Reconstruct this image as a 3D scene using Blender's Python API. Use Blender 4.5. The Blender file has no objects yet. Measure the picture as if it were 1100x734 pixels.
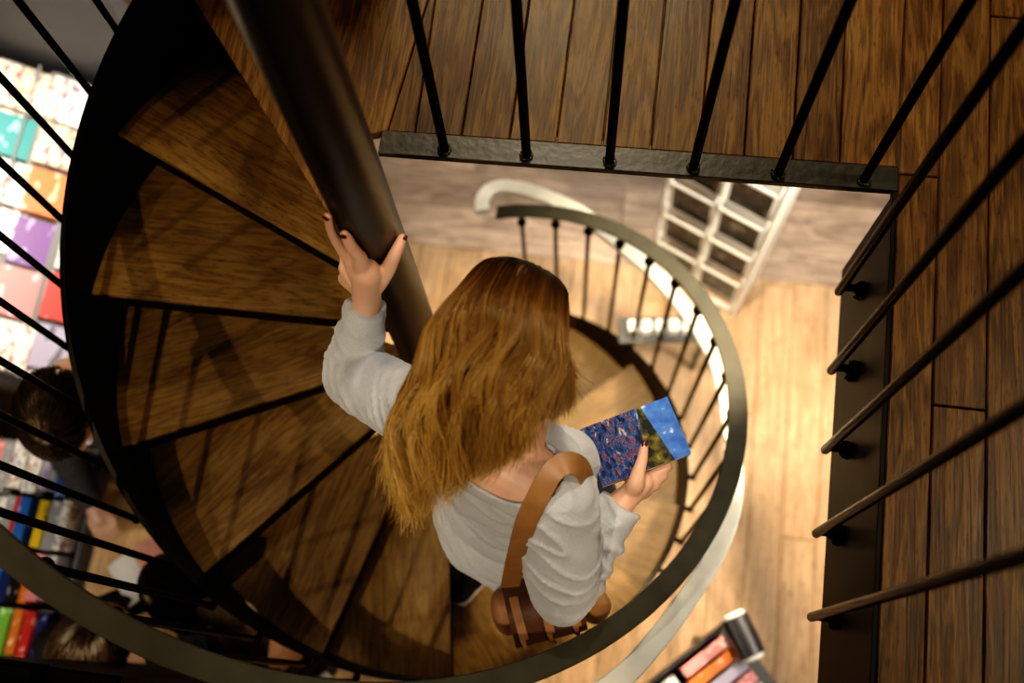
import bpy, bmesh, math, random
import numpy as np
from mathutils import Vector, Matrix
random.seed(7); RNG = np.random.default_rng(11)
PI = math.pi
scene = bpy.context.scene
C = scene.collection
V = Vector

# ---------------------------------------------------------------- camera
CAM_Z = 1.8725
F_PX = 1170.0
CR = V((0.99091602, 0.12712562, -0.04386932))
CU = V((-0.1080325, 0.94675267, 0.30329584))
CF = V((-0.08009007, 0.2958014, -0.95188608))
cam_d = bpy.data.cameras.new('camera'); cam = bpy.data.objects.new('camera', cam_d); C.objects.link(cam)
m = Matrix.Identity(4)
for i in range(3):
    m[i][0] = CR[i]; m[i][1] = CU[i]; m[i][2] = -CF[i]
m[2][3] = CAM_Z
cam.matrix_world = m
cam_d.sensor_width = 36.0; cam_d.lens = F_PX * 36.0 / 1100.0
cam_d.clip_start = 0.02
cam_d.dof.use_dof = True; cam_d.dof.focus_distance = 1.98; cam_d.dof.aperture_fstop = 1.7
scene.camera = cam

def ray(px, py):
    return CR * ((px - 550) / F_PX) - CU * ((py - 367) / F_PX) + CF
def at(px, py, z):
    """the point of height z seen at that place of the photograph"""
    d = ray(px, py); t = (z - CAM_Z) / d.z
    return V((t * d.x, t * d.y, z))

# ---------------------------------------------------------------- measures of the place
YF, BW, XR, FD = 0.940, 0.050, 0.495, 0.396
FA, RA = 0.0242, 0.0174
CX, CY, RC = -0.413, 0.7117, 0.0525
TH0, DTH, RISE, RS, HS, HR, DR = 2.2882, 0.4303, 0.193, 0.7346, 0.133, 1.0142, 0.0362
FLOOR = -13 * RISE
def zh(t): return -RISE * t / DTH            # t: angle past the landing's edge
def cyl(t, r, z): return V((CX + r * math.cos(TH0 + t), CY + r * math.sin(TH0 + t), z))

# ---------------------------------------------------------------- mesh builder
class MB:
    def __init__(s): s.v = []; s.f = []; s.m = []; s.wc = []; s.cur = 0
    def add(s, vs, fs, wc=None, mat=None):
        o = len(s.v); s.v += [tuple(p) for p in vs]
        s.wc += [tuple(w) for w in wc] if wc is not None else [tuple(p) for p in vs]
        s.f += [tuple(i + o for i in f) for f in fs]; s.m += [s.cur if mat is None else mat] * len(fs)
    def prism(s, poly, z0, z1, wcf=None, bev=0.0, mat=None):
        """poly: list of (x, y) ccw; optional chamfer round the top"""
        n = len(poly); P = [V((p[0], p[1], 0)) for p in poly]
        rings = [(P, z0)]
        if bev > 0:
            c = sum(P, V()) / n
            ins = []
            for i in range(n):
                a, b, d = P[i - 1], P[i], P[(i + 1) % n]
                e1 = (b - a).normalized(); e2 = (d - b).normalized()
                n1 = V((-e1.y, e1.x, 0)); n2 = V((-e2.y, e2.x, 0))
                k = 1 + n1.dot(n2)
                ins.append(b + (n1 + n2) * (bev / max(k, .3)))
            rings += [(P, z1 - bev), (ins, z1)]
        else: rings += [(P, z1)]
        vs = []; fs = []
        for R, z in rings: vs += [(p.x, p.y, z) for p in R]
        for k in range(len(rings) - 1):
            for i in range(n):
                j = (i + 1) % n; fs.append((k*n+i, k*n+j, (k+1)*n+j, (k+1)*n+i))
        fs.append(tuple(range(n))[::-1]); fs.append(tuple((len(rings)-1)*n + i for i in range(n)))
        s.add(vs, fs, [wcf(v) for v in vs] if wcf else None, mat)
    def box(s, c, d, M=None, mat=None, bev=0.0):
        x, y, z = d[0]/2, d[1]/2, d[2]/2
        t = MB(); t.prism([(-x,-y),(x,-y),(x,y),(-x,y)], -z, z, bev=bev)
        vs = [V(v) for v in t.v]
        if M is not None: vs = [M @ v for v in vs]
        s.add([v + V(c) for v in vs], t.f, None, mat)
    def tube(s, pts, rad, n=10, cap=True, mat=None, flat=None, up=None):
        """swept tube; rad a number or list; flat=(w,h) gives a rectangular bar with up vector"""
        pts = [V(p) for p in pts]; N = len(pts)
        rad = rad if isinstance(rad, (list, tuple, np.ndarray)) else [rad] * N
        prev = None; vs = []; fs = []
        for i, p in enumerate(pts):
            t = (pts[min(i+1, N-1)] - pts[max(i-1, 0)])
            t = t.normalized() if t.length > 1e-9 else V((0,0,1))
            if flat:
                u = V(up[i]) if isinstance(up, list) else V(up)
                a = t.cross(u).normalized(); b = a.cross(t).normalized()
            else:
                if prev is None:
                    a = t.orthogonal().normalized()
                else:
                    a = prev - t * prev.dot(t); a = a.normalized() if a.length > 1e-6 else t.orthogonal().normalized()
                b = t.cross(a)
            prev = a
            if flat:
                w, h = flat[0]/2, flat[1]/2; k = min(w, h) * .35
                prof = [(-w+k,-h),(w-k,-h),(w,-h+k),(w,h-k),(w-k,h),(-w+k,h),(-w,h-k),(-w,-h+k)]
                for x, y in prof: vs.append(p + a*x + b*y)
            else:
                for j in range(n):
                    an = 2*PI*j/n; vs.append(p + (a*math.cos(an) + b*math.sin(an)) * rad[i])
        m_ = 8 if flat else n
        for i in range(N-1):
            for j in range(m_):
                q = (j+1) % m_; fs.append((i*m_+j, i*m_+q, (i+1)*m_+q, (i+1)*m_+j))
        if cap: fs.append(tuple(range(m_))[::-1]); fs.append(tuple((N-1)*m_+j for j in range(m_)))
        s.add(vs, fs, None, mat)
    def ell(s, c, ax, n=20, k=12, mat=None):
        """ellipsoid with axis vectors ax (three vectors or three numbers)"""
        if not hasattr(ax[0], '__len__'): ax = [V((ax[0],0,0)), V((0,ax[1],0)), V((0,0,ax[2]))]
        c = V(c); vs = []; fs = []
        vs.append(c - V(ax[2]))
        for i in range(1, k):
            ph = -PI/2 + PI*i/k
            for j in range(n):
                th = 2*PI*j/n
                vs.append(c + V(ax[0])*(math.cos(ph)*math.cos(th)) + V(ax[1])*(math.cos(ph)*math.sin(th)) + V(ax[2])*math.sin(ph))
        vs.append(c + V(ax[2])); L = len(vs)-1
        for j in range(n):
            q = (j+1) % n; fs.append((0, 1+q, 1+j)); fs.append((L, L-n+j, L-n+q))
            for i in range(k-2): fs.append((1+i*n+j, 1+i*n+q, 1+(i+1)*n+q, 1+(i+1)*n+j))
        s.add(vs, fs, None, mat)
    def limb(s, pts, rad, n=18, sub=4):
        """rounded tapering limb through the points"""
        pts = [V(p) for p in pts]; P = []; R = []
        N = len(pts)
        for i in range(N-1):
            p0, p1, p2, p3 = pts[max(i-1,0)], pts[i], pts[i+1], pts[min(i+2,N-1)]
            for j in range(sub):
                t = j/sub
                P.append(.5*((2*p1)+(p2-p0)*t+(2*p0-5*p1+4*p2-p3)*t*t+(3*p1-p0-3*p2+p3)*t**3)); R.append(rad[i]*(1-t)+rad[i+1]*t)
        P.append(pts[-1]); R.append(rad[-1])
        a = (P[0]-P[1]).normalized(); b = (P[-1]-P[-2]).normalized()
        hP = [P[0]+a*R[0]*math.sin(x) for x in (1.45,1.1,.7,.35)]; hR = [R[0]*math.cos(x) for x in (1.45,1.1,.7,.35)]
        tP = [P[-1]+b*R[-1]*math.sin(x) for x in (.35,.7,1.1,1.45)]; tR = [R[-1]*math.cos(x) for x in (.35,.7,1.1,1.45)]
        s.tube(hP+P+tP, hR+R+tR, n)
    def mesh(s, name, smooth=True, ang=40):
        me = bpy.data.meshes.new(name); me.from_pydata(s.v, [], s.f); me.update()
        at_ = me.attributes.new('wc', 'FLOAT_VECTOR', 'POINT')
        at_.data.foreach_set('vector', np.array(s.wc, dtype=np.float32).ravel())
        me.polygons.foreach_set('material_index', s.m)
        if smooth:
            me.polygons.foreach_set('use_smooth', [True]*len(me.polygons))
            me.set_sharp_from_angle(angle=math.radians(ang))
        return me
    def build(s, name, mats, parent=None, smooth=True, ang=40, kind=None, loc=None):
        me = s.mesh(name, smooth, ang)
        return link(name, me, mats, parent, kind)

def link(name, me, mats, parent=None, kind=None):
    if not isinstance(mats, (list, tuple)): mats = [mats]
    for mt in mats: me.materials.append(mt)
    o = bpy.data.objects.new(name, me); C.objects.link(o)
    if parent is not None:
        o.parent = parent
        o.matrix_parent_inverse = parent_world(parent).inverted()
    if kind: o['kind'] = kind
    return o
def parent_world(o):
    M = Matrix.LocRotScale(o.location, o.rotation_euler, o.scale)
    return parent_world(o.parent) @ o.matrix_parent_inverse @ M if o.parent else M
def thing(name, label, cat, loc=(0,0,0), group=None, rotz=0):
    o = bpy.data.objects.new(name, None); C.objects.link(o); o.location = loc; o.rotation_euler = (0,0,rotz)
    o.empty_display_size = .1
    return tag(o, label, cat, group)
def tag(o, label, cat, group=None):
    o['label'] = label; o['category'] = cat
    if group: o['group'] = group
    return o
def remesh(mb, name, voxel, smooth=4, fac=.5, cut=None):
    """fuse the builder's overlapping solids to one continuous skin"""
    me = mb.mesh(name); o = bpy.data.objects.new(name, me); C.objects.link(o)
    r = o.modifiers.new('r', 'REMESH'); r.mode = 'VOXEL'; r.voxel_size = voxel; r.use_smooth_shade = True
    if smooth:
        sm = o.modifiers.new('s', 'SMOOTH'); sm.iterations = smooth; sm.factor = fac
    co = []
    for c in (cut or []):
        cm = c.mesh('cut'); k = bpy.data.objects.new('cut', cm); C.objects.link(k); co.append(k)
        b = o.modifiers.new('b', 'BOOLEAN'); b.operation = 'DIFFERENCE'; b.object = k; b.solver = 'EXACT'
    dg = bpy.context.evaluated_depsgraph_get(); dg.update()
    out = bpy.data.meshes.new_from_object(o.evaluated_get(dg))
    bpy.data.objects.remove(o)
    for k in co: bpy.data.objects.remove(k)
    out.name = name; out.materials.clear()
    out.polygons.foreach_set('use_smooth', [True]*len(out.polygons))
    return out

# ---------------------------------------------------------------- materials
def mat(name):
    mt = bpy.data.materials.new(name); mt.use_nodes = True
    nt = mt.node_tree; b = nt.nodes['Principled BSDF']
    return mt, nt, b
def N(nt, t, **k):
    n = nt.nodes.new(t)
    for a, v in k.items():
        if a in n.inputs.keys(): n.inputs[a].default_value = v
        else: setattr(n, a, v)
    return n
def ramp(nt, stops):
    r = nt.nodes.new('ShaderNodeValToRGB'); e = r.color_ramp.elements
    while len(e) < len(stops): e.new(.5)
    for x, (p, c) in zip(e, stops): x.position = p; x.color = (*c, 1)
    return r
def plain(name, col, rough=.5, metal=0., noise=.12, scale=40., bump=0., spec=.5, coat=0.):
    mt, nt, b = mat(name); L = nt.links.new
    tc = N(nt, 'ShaderNodeTexCoord'); nz = N(nt, 'ShaderNodeTexNoise', Scale=scale, Detail=4.)
    L(tc.outputs['Object'], nz.inputs['Vector'])
    r = ramp(nt, [(.25, tuple(max(0,c*(1-noise)) for c in col)), (.75, tuple(min(1,c*(1+noise)) for c in col))])
    L(nz.outputs['Fac'], r.inputs['Fac']); L(r.outputs['Color'], b.inputs['Base Color'])
    b.inputs['Roughness'].default_value = rough; b.inputs['Metallic'].default_value = metal
    b.inputs['Specular IOR Level'].default_value = spec; b.inputs['Coat Weight'].default_value = coat
    if bump:
        bp = N(nt, 'ShaderNodeBump', Strength=bump, Distance=.01); L(nz.outputs['Fac'], bp.inputs['Height']); L(bp.outputs['Normal'], b.inputs['Normal'])
    return mt
def wood(name, dark, mid, light, rough=.45, scale=1., var=.5, wave=1., spec=.4):
    """oak: 'wc'.x runs along the grain, per-board offsets are already in it"""
    mt, nt, b = mat(name); L = nt.links.new
    a = N(nt, 'ShaderNodeAttribute', attribute_name='wc')
    mp = N(nt, 'ShaderNodeMapping'); mp.inputs['Scale'].default_value = (1.6*scale, 14*scale, 14*scale); L(a.outputs['Vector'], mp.inputs['Vector'])
    n1 = N(nt, 'ShaderNodeTexNoise', Scale=1.3, Detail=3., Distortion=.6); L(mp.outputs['Vector'], n1.inputs['Vector'])
    # cathedral figure: rings of a warped field
    mul = N(nt, 'ShaderNodeMath', operation='MULTIPLY'); mul.inputs[1].default_value = 34.; L(n1.outputs['Fac'], mul.inputs[0])
    sn = N(nt, 'ShaderNodeMath', operation='SINE'); L(mul.outputs[0], sn.inputs[0])
    s01 = N(nt, 'ShaderNodeMapRange'); s01.inputs['From Min'].default_value = -1; L(sn.outputs[0], s01.inputs['Value'])
    mp2 = N(nt, 'ShaderNodeMapping'); mp2.inputs['Scale'].default_value = (8*scale, 260*scale, 260*scale); L(a.outputs['Vector'], mp2.inputs['Vector'])
    n2 = N(nt, 'ShaderNodeTexNoise', Scale=1., Detail=3.); L(mp2.outputs['Vector'], n2.inputs['Vector'])
    n3 = N(nt, 'ShaderNodeTexNoise', Scale=5., Detail=3.); L(a.outputs['Vector'], n3.inputs['Vector'])
    mx = N(nt, 'ShaderNodeMix', data_type='FLOAT'); mx.inputs['Factor'].default_value = .72
    L(s01.outputs['Result'], mx.inputs[2]); L(n2.outputs['Fac'], mx.inputs[3])
    mx2 = N(nt, 'ShaderNodeMix', data_type='FLOAT'); mx2.inputs['Factor'].default_value = .38
    L(mx.outputs[0], mx2.inputs[2]); L(n3.outputs['Fac'], mx2.inputs[3])
    r = ramp(nt, [(.30, dark), (.5, mid), (.70, light)]); L(mx2.outputs[0], r.inputs['Fac'])
    ra = N(nt, 'ShaderNodeAttribute', attribute_name='rnd')
    v = N(nt, 'ShaderNodeMapRange'); v.inputs['To Min'].default_value = 1-var/2; v.inputs['To Max'].default_value = 1+var/2; L(ra.outputs['Fac'], v.inputs['Value'])
    hs = N(nt, 'ShaderNodeHueSaturation'); L(r.outputs['Color'], hs.inputs['Color']); L(v.outputs['Result'], hs.inputs['Value'])
    # dark pores
    mp3 = N(nt, 'ShaderNodeMapping'); mp3.inputs['Scale'].default_value = (30*scale, 190*scale, 190*scale); L(a.outputs['Vector'], mp3.inputs['Vector'])
    n4 = N(nt, 'ShaderNodeTexNoise', Scale=1., Detail=2.); L(mp3.outputs['Vector'], n4.inputs['Vector'])
    pr = ramp(nt, [(.30, (.35,.33,.3)), (.42, (1,1,1))]); L(n4.outputs['Fac'], pr.inputs['Fac'])
    mc = N(nt, 'ShaderNodeMix', data_type='RGBA', blend_type='MULTIPLY'); mc.inputs['Factor'].default_value = .8
    L(hs.outputs['Color'], mc.inputs[6]); L(pr.outputs['Color'], mc.inputs[7])
    L(mc.outputs[2], b.inputs['Base Color'])
    rr = N(nt, 'ShaderNodeMapRange'); rr.inputs['To Min'].default_value = rough-.1; rr.inputs['To Max'].default_value = rough+.15; L(n3.outputs['Fac'], rr.inputs['Value']); L(rr.outputs['Result'], b.inputs['Roughness'])
    b.inputs['Specular IOR Level'].default_value = spec
    bp = N(nt, 'ShaderNodeBump', Strength=.25, Distance=.002); L(mx.outputs[0], bp.inputs['Height']); L(bp.outputs['Normal'], b.inputs['Normal'])
    return mt
M = {}
M['deck'] = wood('dark_oak', (.022,.009,.0022), (.072,.034,.0085), (.138,.071,.019), .42, 1.25, .5, 1., .22)
M['tread'] = wood('tread_oak', (.060,.030,.008), (.115,.064,.019), (.165,.098,.033), .45, 1.6, .3, 1., .2)
M['floor'] = wood('pale_floor', (.34,.19,.085), (.50,.31,.16), (.60,.40,.23), .5, .8, .22)
M['floor2'] = wood('brown_floor', (.15,.098,.068), (.33,.235,.17), (.48,.355,.26), .45, .7, .9)
M['steel'] = plain('black_steel', (.003,.0028,.0026), .27, 0., .3, 60, .03, .02)
M['steel_bar'] = plain('blackened_flat_bar', (.016,.016,.014), .36, .2, .5, 60, .08, .5)
M['beam'] = plain('blackened_beam', (.0075,.0068,.0055), .5, 0., .4, 9, .03, .10)
M['column'] = plain('brown_black_tube', (.020,.016,.012), .36, .2, .12, 8, .02, .5)
M['stringer'] = plain('black_stringer', (.002,.0019,.0018), .4, 0., .2, 30, .02, .05)
M['gloss'] = plain('glossy_black_edge', (.004,.004,.004), .25, 0., .2, 30, .02, .3)
M['rail'] = plain('olive_grey_rail', (.030,.029,.022), .55, .0, .15, 20, .03, .08)
M['rail2'] = plain('pale_grey_rail', (.52,.50,.42), .4, .0, .08, 20, .02, .5)
M['white'] = plain('white_wire', (.82,.80,.72), .4, 0., .04, 20)
M['grey'] = plain('grey_paint', (.10,.10,.112), .7, 0., .04, 3)
M['shelfgrey'] = plain('shelf_grey', (.16,.16,.165), .5, 0., .1, 12)
M['dark'] = plain('dark_laminate', (.010,.010,.011), .4, 0., .15, 12)
M['black'] = plain('black_cloth', (.006,.006,.007), .8, 0., .3, 90, .1)
M['coat'] = plain('charcoal_cloth', (.045,.045,.05), .85, 0., .25, 90, .2)
M['page'] = plain('paper_pages', (.80,.77,.68), .7, 0., .05, 200)
M['rubber'] = plain('black_vinyl', (.02,.02,.024), .33, 0., .2, 30)
M['whitecap'] = plain('white_cap', (.85,.83,.78), .4, 0., .03, 30)
M['gold'] = plain('brass', (.75,.52,.22), .25, 1., .05, 40)
M['nail'] = plain('dark_red_polish', (.075,.006,.010), .15, 0., .1, 40, 0., .6)
M['lip'] = plain('lip', (.42,.14,.12), .4)
M['eye'] = plain('eye_white', (.75,.72,.68), .2)
M['iris'] = plain('iris', (.06,.035,.02), .15)
M['sole'] = plain('pale_sole', (.62,.50,.44), .6)
def skin_mat(name, col):
    mt, nt, b = mat(name); L = nt.links.new
    tc = N(nt, 'ShaderNodeTexCoord'); nz = N(nt, 'ShaderNodeTexNoise', Scale=18., Detail=4.); L(tc.outputs['Object'], nz.inputs['Vector'])
    r = ramp(nt, [(.3, tuple(c*f for c, f in zip(col, (.93,.84,.80)))), (.7, col)]); L(nz.outputs['Fac'], r.inputs['Fac']); L(r.outputs['Color'], b.inputs['Base Color'])
    b.inputs['Roughness'].default_value = .45
    b.inputs['Subsurface Weight'].default_value = .15; b.inputs['Subsurface Radius'].default_value = (.01,.004,.002); b.inputs['Subsurface Scale'].default_value = .5
    n2 = N(nt, 'ShaderNodeTexNoise', Scale=400., Detail=2.); L(tc.outputs['Object'], n2.inputs['Vector'])
    bp = N(nt, 'ShaderNodeBump', Strength=.12, Distance=.001); L(n2.outputs['Fac'], bp.inputs['Height']); L(bp.outputs['Normal'], b.inputs['Normal'])
    return mt
M['skin'] = skin_mat('skin', (.62,.36,.25))
def knit():
    mt, nt, b = mat('heather_grey_knit'); L = nt.links.new
    tc = N(nt, 'ShaderNodeTexCoord')
    n1 = N(nt, 'ShaderNodeTexNoise', Scale=480., Detail=3.); n2 = N(nt, 'ShaderNodeTexNoise', Scale=9., Detail=4., Distortion=1.2)
    mp = N(nt, 'ShaderNodeMapping'); mp.inputs['Scale'].default_value = (1, 1, .35)
    L(tc.outputs['Object'], n1.inputs['Vector']); L(tc.outputs['Object'], mp.inputs['Vector']); L(mp.outputs['Vector'], n2.inputs['Vector'])
    r = ramp(nt, [(.3, (.335,.345,.37)), (.7, (.44,.45,.475))]); L(n1.outputs['Fac'], r.inputs['Fac']); L(r.outputs['Color'], b.inputs['Base Color'])
    b.inputs['Roughness'].default_value = .9; b.inputs['Sheen Weight'].default_value = .3; b.inputs['Specular IOR Level'].default_value = .15
    b1 = N(nt, 'ShaderNodeBump', Strength=.25, Distance=.0015); L(n1.outputs['Fac'], b1.inputs['Height'])
    b2 = N(nt, 'ShaderNodeBump', Strength=.55, Distance=.02); L(n2.outputs['Fac'], b2.inputs['Height']); L(b1.outputs['Normal'], b2.inputs['Normal'])
    L(b2.outputs['Normal'], b.inputs['Normal'])
    return mt
M['knit'] = knit()
def leather(name, col, rough=.45):
    return plain(name, col, rough, 0., .25, 25, .15, .45)
M['strap'] = leather('tan_leather', (.25,.115,.045)); M['bag'] = leather('brown_suede', (.27,.125,.06), .7); M['bagdark'] = leather('dark_leather', (.06,.025,.013), .6)
def hair_mat(name, root, mid, tip, rough=.33):
    mt, nt, b = mat(name); L = nt.links.new
    a = N(nt, 'ShaderNodeAttribute', attribute_name='along'); k = N(nt, 'ShaderNodeAttribute', attribute_name='rnd')
    r = ramp(nt, [(.16, root), (.36, mid), (1., tip)]); L(a.outputs['Fac'], r.inputs['Fac'])
    v = N(nt, 'ShaderNodeMapRange'); v.inputs['To Min'].default_value = .15; v.inputs['To Max'].default_value = 2.0; L(k.outputs['Fac'], v.inputs['Value'])
    hs = N(nt, 'ShaderNodeHueSaturation'); L(r.outputs['Color'], hs.inputs['Color']); L(v.outputs['Result'], hs.inputs['Value'])
    L(hs.outputs['Color'], b.inputs['Base Color']); b.inputs['Roughness'].default_value = rough
    b.inputs['Specular IOR Level'].default_value = .6; b.inputs['Specular Tint'].default_value = (1, .78, .5, 1)
    return mt
M['hair'] = hair_mat('copper_blonde_hair', (.008,.004,.002), (.135,.060,.014), (.46,.265,.082))
M['brownhair'] = hair_mat('brown_hair', (.015,.008,.005), (.035,.02,.012), (.045,.028,.017))
M['darkhair'] = hair_mat('dark_brown_hair', (.008,.0055,.004), (.018,.012,.008), (.026,.018,.012))
M['blackhair'] = hair_mat('black_hair', (.004,.003,.003), (.008,.006,.006), (.012,.01,.009))
_cols = {}
def colour(c, rough=.4):
    k = (tuple(round(x,3) for x in c), rough)
    if k not in _cols: _cols[k] = plain('cover_%d' % len(_cols), c, rough, 0., .15, 30, 0., .4)
    return _cols[k]

# ---------------------------------------------------------------- planked floors
def planks(name, polys, z0, z1, m_, along='y', bev=.0025, seed=1, base=None, kind='structure'):
    rg = random.Random(seed); mb = MB(); rnd = []
    for poly in polys:
        o = V((rg.uniform(0,50), rg.uniform(0,50), rg.uniform(0,50)))
        n0 = len(mb.v)
        mb.prism(poly, z0, z1, (lambda v, o=o: (v[1]+o.x, v[0]+o.y, v[2]+o.z)) if along == 'y' else (lambda v, o=o: (v[0]+o.x, v[1]+o.y, v[2]+o.z)), bev)
        k = rg.random(); rnd += [k]*(len(mb.v)-n0)
    me = mb.mesh(name, False)
    a = me.attributes.new('rnd', 'FLOAT', 'POINT'); a.data.foreach_set('value', rnd)
    return link(name, me, m_, None, kind)
def front(x): return YF + FA*(x+.0)          # inner edge of the flat bar towards the well
def right(y): return XR + RA*(y-.0)

G = .0012
# lower floor, pale boards along y
BY = 1.76
polys = []; rg = random.Random(3); x = -4.2
while x < 3.6:
    w = .135; y = -3.2 - rg.random()*1.2
    while y < BY:
        l = rg.uniform(.9, 1.8); y1 = min(y+l, BY)
        if y1-y > .02: polys.append([(x+G, y+G), (x+w-G, y+G), (x+w-G, y1-G), (x+G, y1-G)])
        y += l
    x += w
planks('floor', polys, FLOOR-.02, FLOOR, M['floor'], 'y', .002, 5)
polys = []; y = BY
while y < 6.:
    w = .19; x = -4.2 - rg.random()
    while x < 3.6:
        l = rg.uniform(1.2, 2.4); polys.append([(x+G, y+G), (x+l-G, y+G), (x+l-G, y+w-G), (x+G, y+w-G)]); x += l
    y += w
planks('floor', polys, FLOOR-.02, FLOOR, M['floor2'], 'x', .002, 6)

# upper landing boards, cut along the free edge by the stair and along the flat bar
LA, LB = at(207, 0, 0), at(362, 247, 0)
ld = (LB-LA); 
def edge_x(y): return LA.x + ld.x*(y-LA.y)/ld.y      # free edge of the landing
xs = [at(px, 156, 0).x for px in (421, 446, 494, 546.5, 597, 647, 699, 752, 800, 852, 903, 960)]
xs[-1] = right(front(.5))+.004
top = 3.4
polys = []
yb = lambda x: front(x) + BW + .001
# the fan of narrow pieces by the column
A0, A1 = at(512, 0, 0), at(419, 143, 0)
slope = (A0.x-A1.x)/(A0.y-A1.y)
cl = -0.47
polys.append([(edge_x(LB.y)+.002, LB.y), (cl, LB.y+.13), (cl, yb(cl)), (xs[0]-G, yb(xs[0])), (A1.x+slope*(1.25-A1.y), 1.25), (-.20,1.42), (edge_x(1.42), 1.42)])
B0 = at(462, 0, 0)
polys = []
ptop = 1.62
def lx(px0, py0, px1, py1):
    a, b = at(px0, py0, 0), at(px1, py1, 0); return lambda y: a.x + (b.x-a.x)*(y-a.y)/(b.y-a.y)
l1 = lx(459.5, 0, 417, 138); l2 = lx(469, 0, 446, 140)
y0 = yb(-.46)
polys.append([(edge_x(.765)+.002, .765), (edge_x(.765)+.03, .765), (l1(y0)-.06, y0-.02), (l1(y0)-G, y0), (l1(ptop)-G, ptop), (edge_x(ptop)+.002, ptop)])
polys.append([(l1(y0)+G, y0), (l2(y0)-G, y0), (l1(1.30)+.012, 1.30), (l1(1.30)+G, 1.30)])
polys.append([(l2(y0)+G, y0), (xs[2]-G, yb(xs[2])), (xs[2]-G, ptop), (l1(ptop)+G, ptop), (l1(1.30)+.012+G, 1.30)])
for a, b in zip(xs[2:-1], xs[3:]):
    last = b == xs[-1]
    polys.append([(a+G, yb(a)), (b-G, yb(b)), ((right(ptop)+.005 if last else b-G), ptop), (a+G, ptop)])
for i, a in enumerate(np.arange(-1.1, xs[-1]-.05, .11)):
    b = min(a+.11, xs[-1]); a_ = max(a, edge_x(ptop)) if a < edge_x(ptop) < b else a
    if b < edge_x(3.0): continue
    polys.append([(max(a+G, edge_x(ptop+.01)), ptop+2*G), (b-G, ptop+2*G), (b-G, top), (max(a+G, edge_x(top)), top)] if b-G > edge_x(ptop) else [(a+G, 2.2), (b-G, 2.2), (b-G, top), (a+G, top)])
planks('floor', polys, -.024, 0., M['deck'], 'y', .002, 9)
# right hand deck boards
polys = []; rg = random.Random(12)
ed = [lambda y: right(y)+.006, lx(1009, 170, 993, 734), lx(1062.7, 170, 1056.5, 734)]
base2 = at(1060, 400, 0).x; pitch = base2-at(1001, 400, 0).x
for k in range(1, 14): ed.append(lambda y, k=k: base2 + k*.105)
joins = {0: [.99], 1: [.55], 2: [1.35], 3: [.2]}
for i in range(len(ed)-1):
    ys = [-1.6, rg.uniform(-1.1,-.6)] + joins.get(i, [rg.uniform(0,1)]) + [rg.uniform(1.7,2.4), 3.4]
    for a, b in zip(ys[:-1], ys[1:]):
        a += G; b -= G
        polys.append([(ed[i](a)+G, a), (ed[i+1](a)-G, a), (ed[i+1](b)-G, b), (ed[i](b)+G, b)])
planks('floor', polys, -.024, 0., M['deck'], 'y', .002, 14)
# sub-floor of the upper level (ceiling of the shop below)
mb = MB(); mb.box(((right(.9)+2.05)/2+.08, .9, -.212), (2.05-right(.9)-.16, 5.0, .3745)); mb.build('ceiling', M['dark'], kind='structure')
mb = MB(); mb.prism([(-.44, 1.03), (.46, 1.03), (.46, 3.4), (edge_x(3.4)+.02, 3.4), (edge_x(1.3)+.03, 1.3)], -.055, -.0245); mb.build('ceiling', M['dark'], kind='structure')

# flat bar along the landing
mb = MB()
x0, x1 = -.462, right(front(.5))+.006
t = MB(); t.prism([(x0, front(x0)), (x1, front(x1)), (x1, front(x1)+BW), (x0, front(x0)+BW)], -.012, .003, bev=.0015)
mb.add(t.v, t.f)
mb.build('trim_1', M['steel_bar'], kind='structure', smooth=False)
# black channel beam of the right edge
mb = MB()
ya, yb_ = -1.6, front(.5)-.0005
def pr(x0a, x1a, za, zb, yy0=ya, yy1=yb_):
    mb.prism([(right(yy0)+x0a, yy0), (right(yy0)+x1a, yy0), (right(yy1)+x1a, yy1), (right(yy1)+x0a, yy1)], za, zb, bev=.001)
pr(0, .008, -FD, -.012); pr(-.004, .0045, -.014, .002); pr(0, .07, -FD, -FD+.012)
mb.build('trim_2', M['beam'], kind='structure', smooth=False)

# grey partition and the outer walls
mb = MB(); WY = at(66, 88, -1.38).y+.10
mb.box((-2.75, WY+.03, FLOOR+.85), (2.2, .06, 1.7)); mb.build('wall_back', M['grey'], kind='structure', smooth=False)
mb = MB(); mb.box((-4.2, 1., FLOOR+1.4), (.1, 9.5, 2.8)); mb.build('wall_left', M['grey'], kind='structure', smooth=False)

# ---------------------------------------------------------------- guard rails of the upper floor
def weld_blob(mb, c, r, h, seed, n=12):
    rg = random.Random(seed)
    for i in range(n):
        a = 2*PI*i/n
        mb.ell(V(c)+V((math.cos(a)*r, math.sin(a)*r, h*.3)), (.0038*rg.uniform(.7,1.3), .0038*rg.uniform(.7,1.3), .003*rg.uniform(.7,1.4)), 8, 5)
guard = thing('guard_railing', 'black steel guard rail along the landing edge, rods standing on a flat bar', 'railing', (.02, YF+.02, 0))
fr = [(478.2,161), (565.5,166), (655.5,172), (744.4,182.7), (833.8,191), (928,193.6)]
sp = np.polyfit(range(6), [at(*p, 0).x for p in fr], 1)
for i in range(6):
    x_ = float(np.polyval(sp, i)); y_ = front(x_)+.017
    mb = MB(); mb.tube([(x_, y_, .003), (x_, y_, 1.02)], .0088, 14)
    o = mb.build('baluster', M['steel'], guard)
    w = MB(); weld_blob(w, (x_, y_, .003), .0098, .01, i); w.build('weld', M['steel_bar'], o)
mb = MB(); mb.tube([(-.43, front(-.43)+.017, 1.03), (.52, front(.52)+.017, 1.03)], 1, flat=(.05,.012), up=(0,0,1)); mb.build('handrail', M['steel'], guard)

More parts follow.
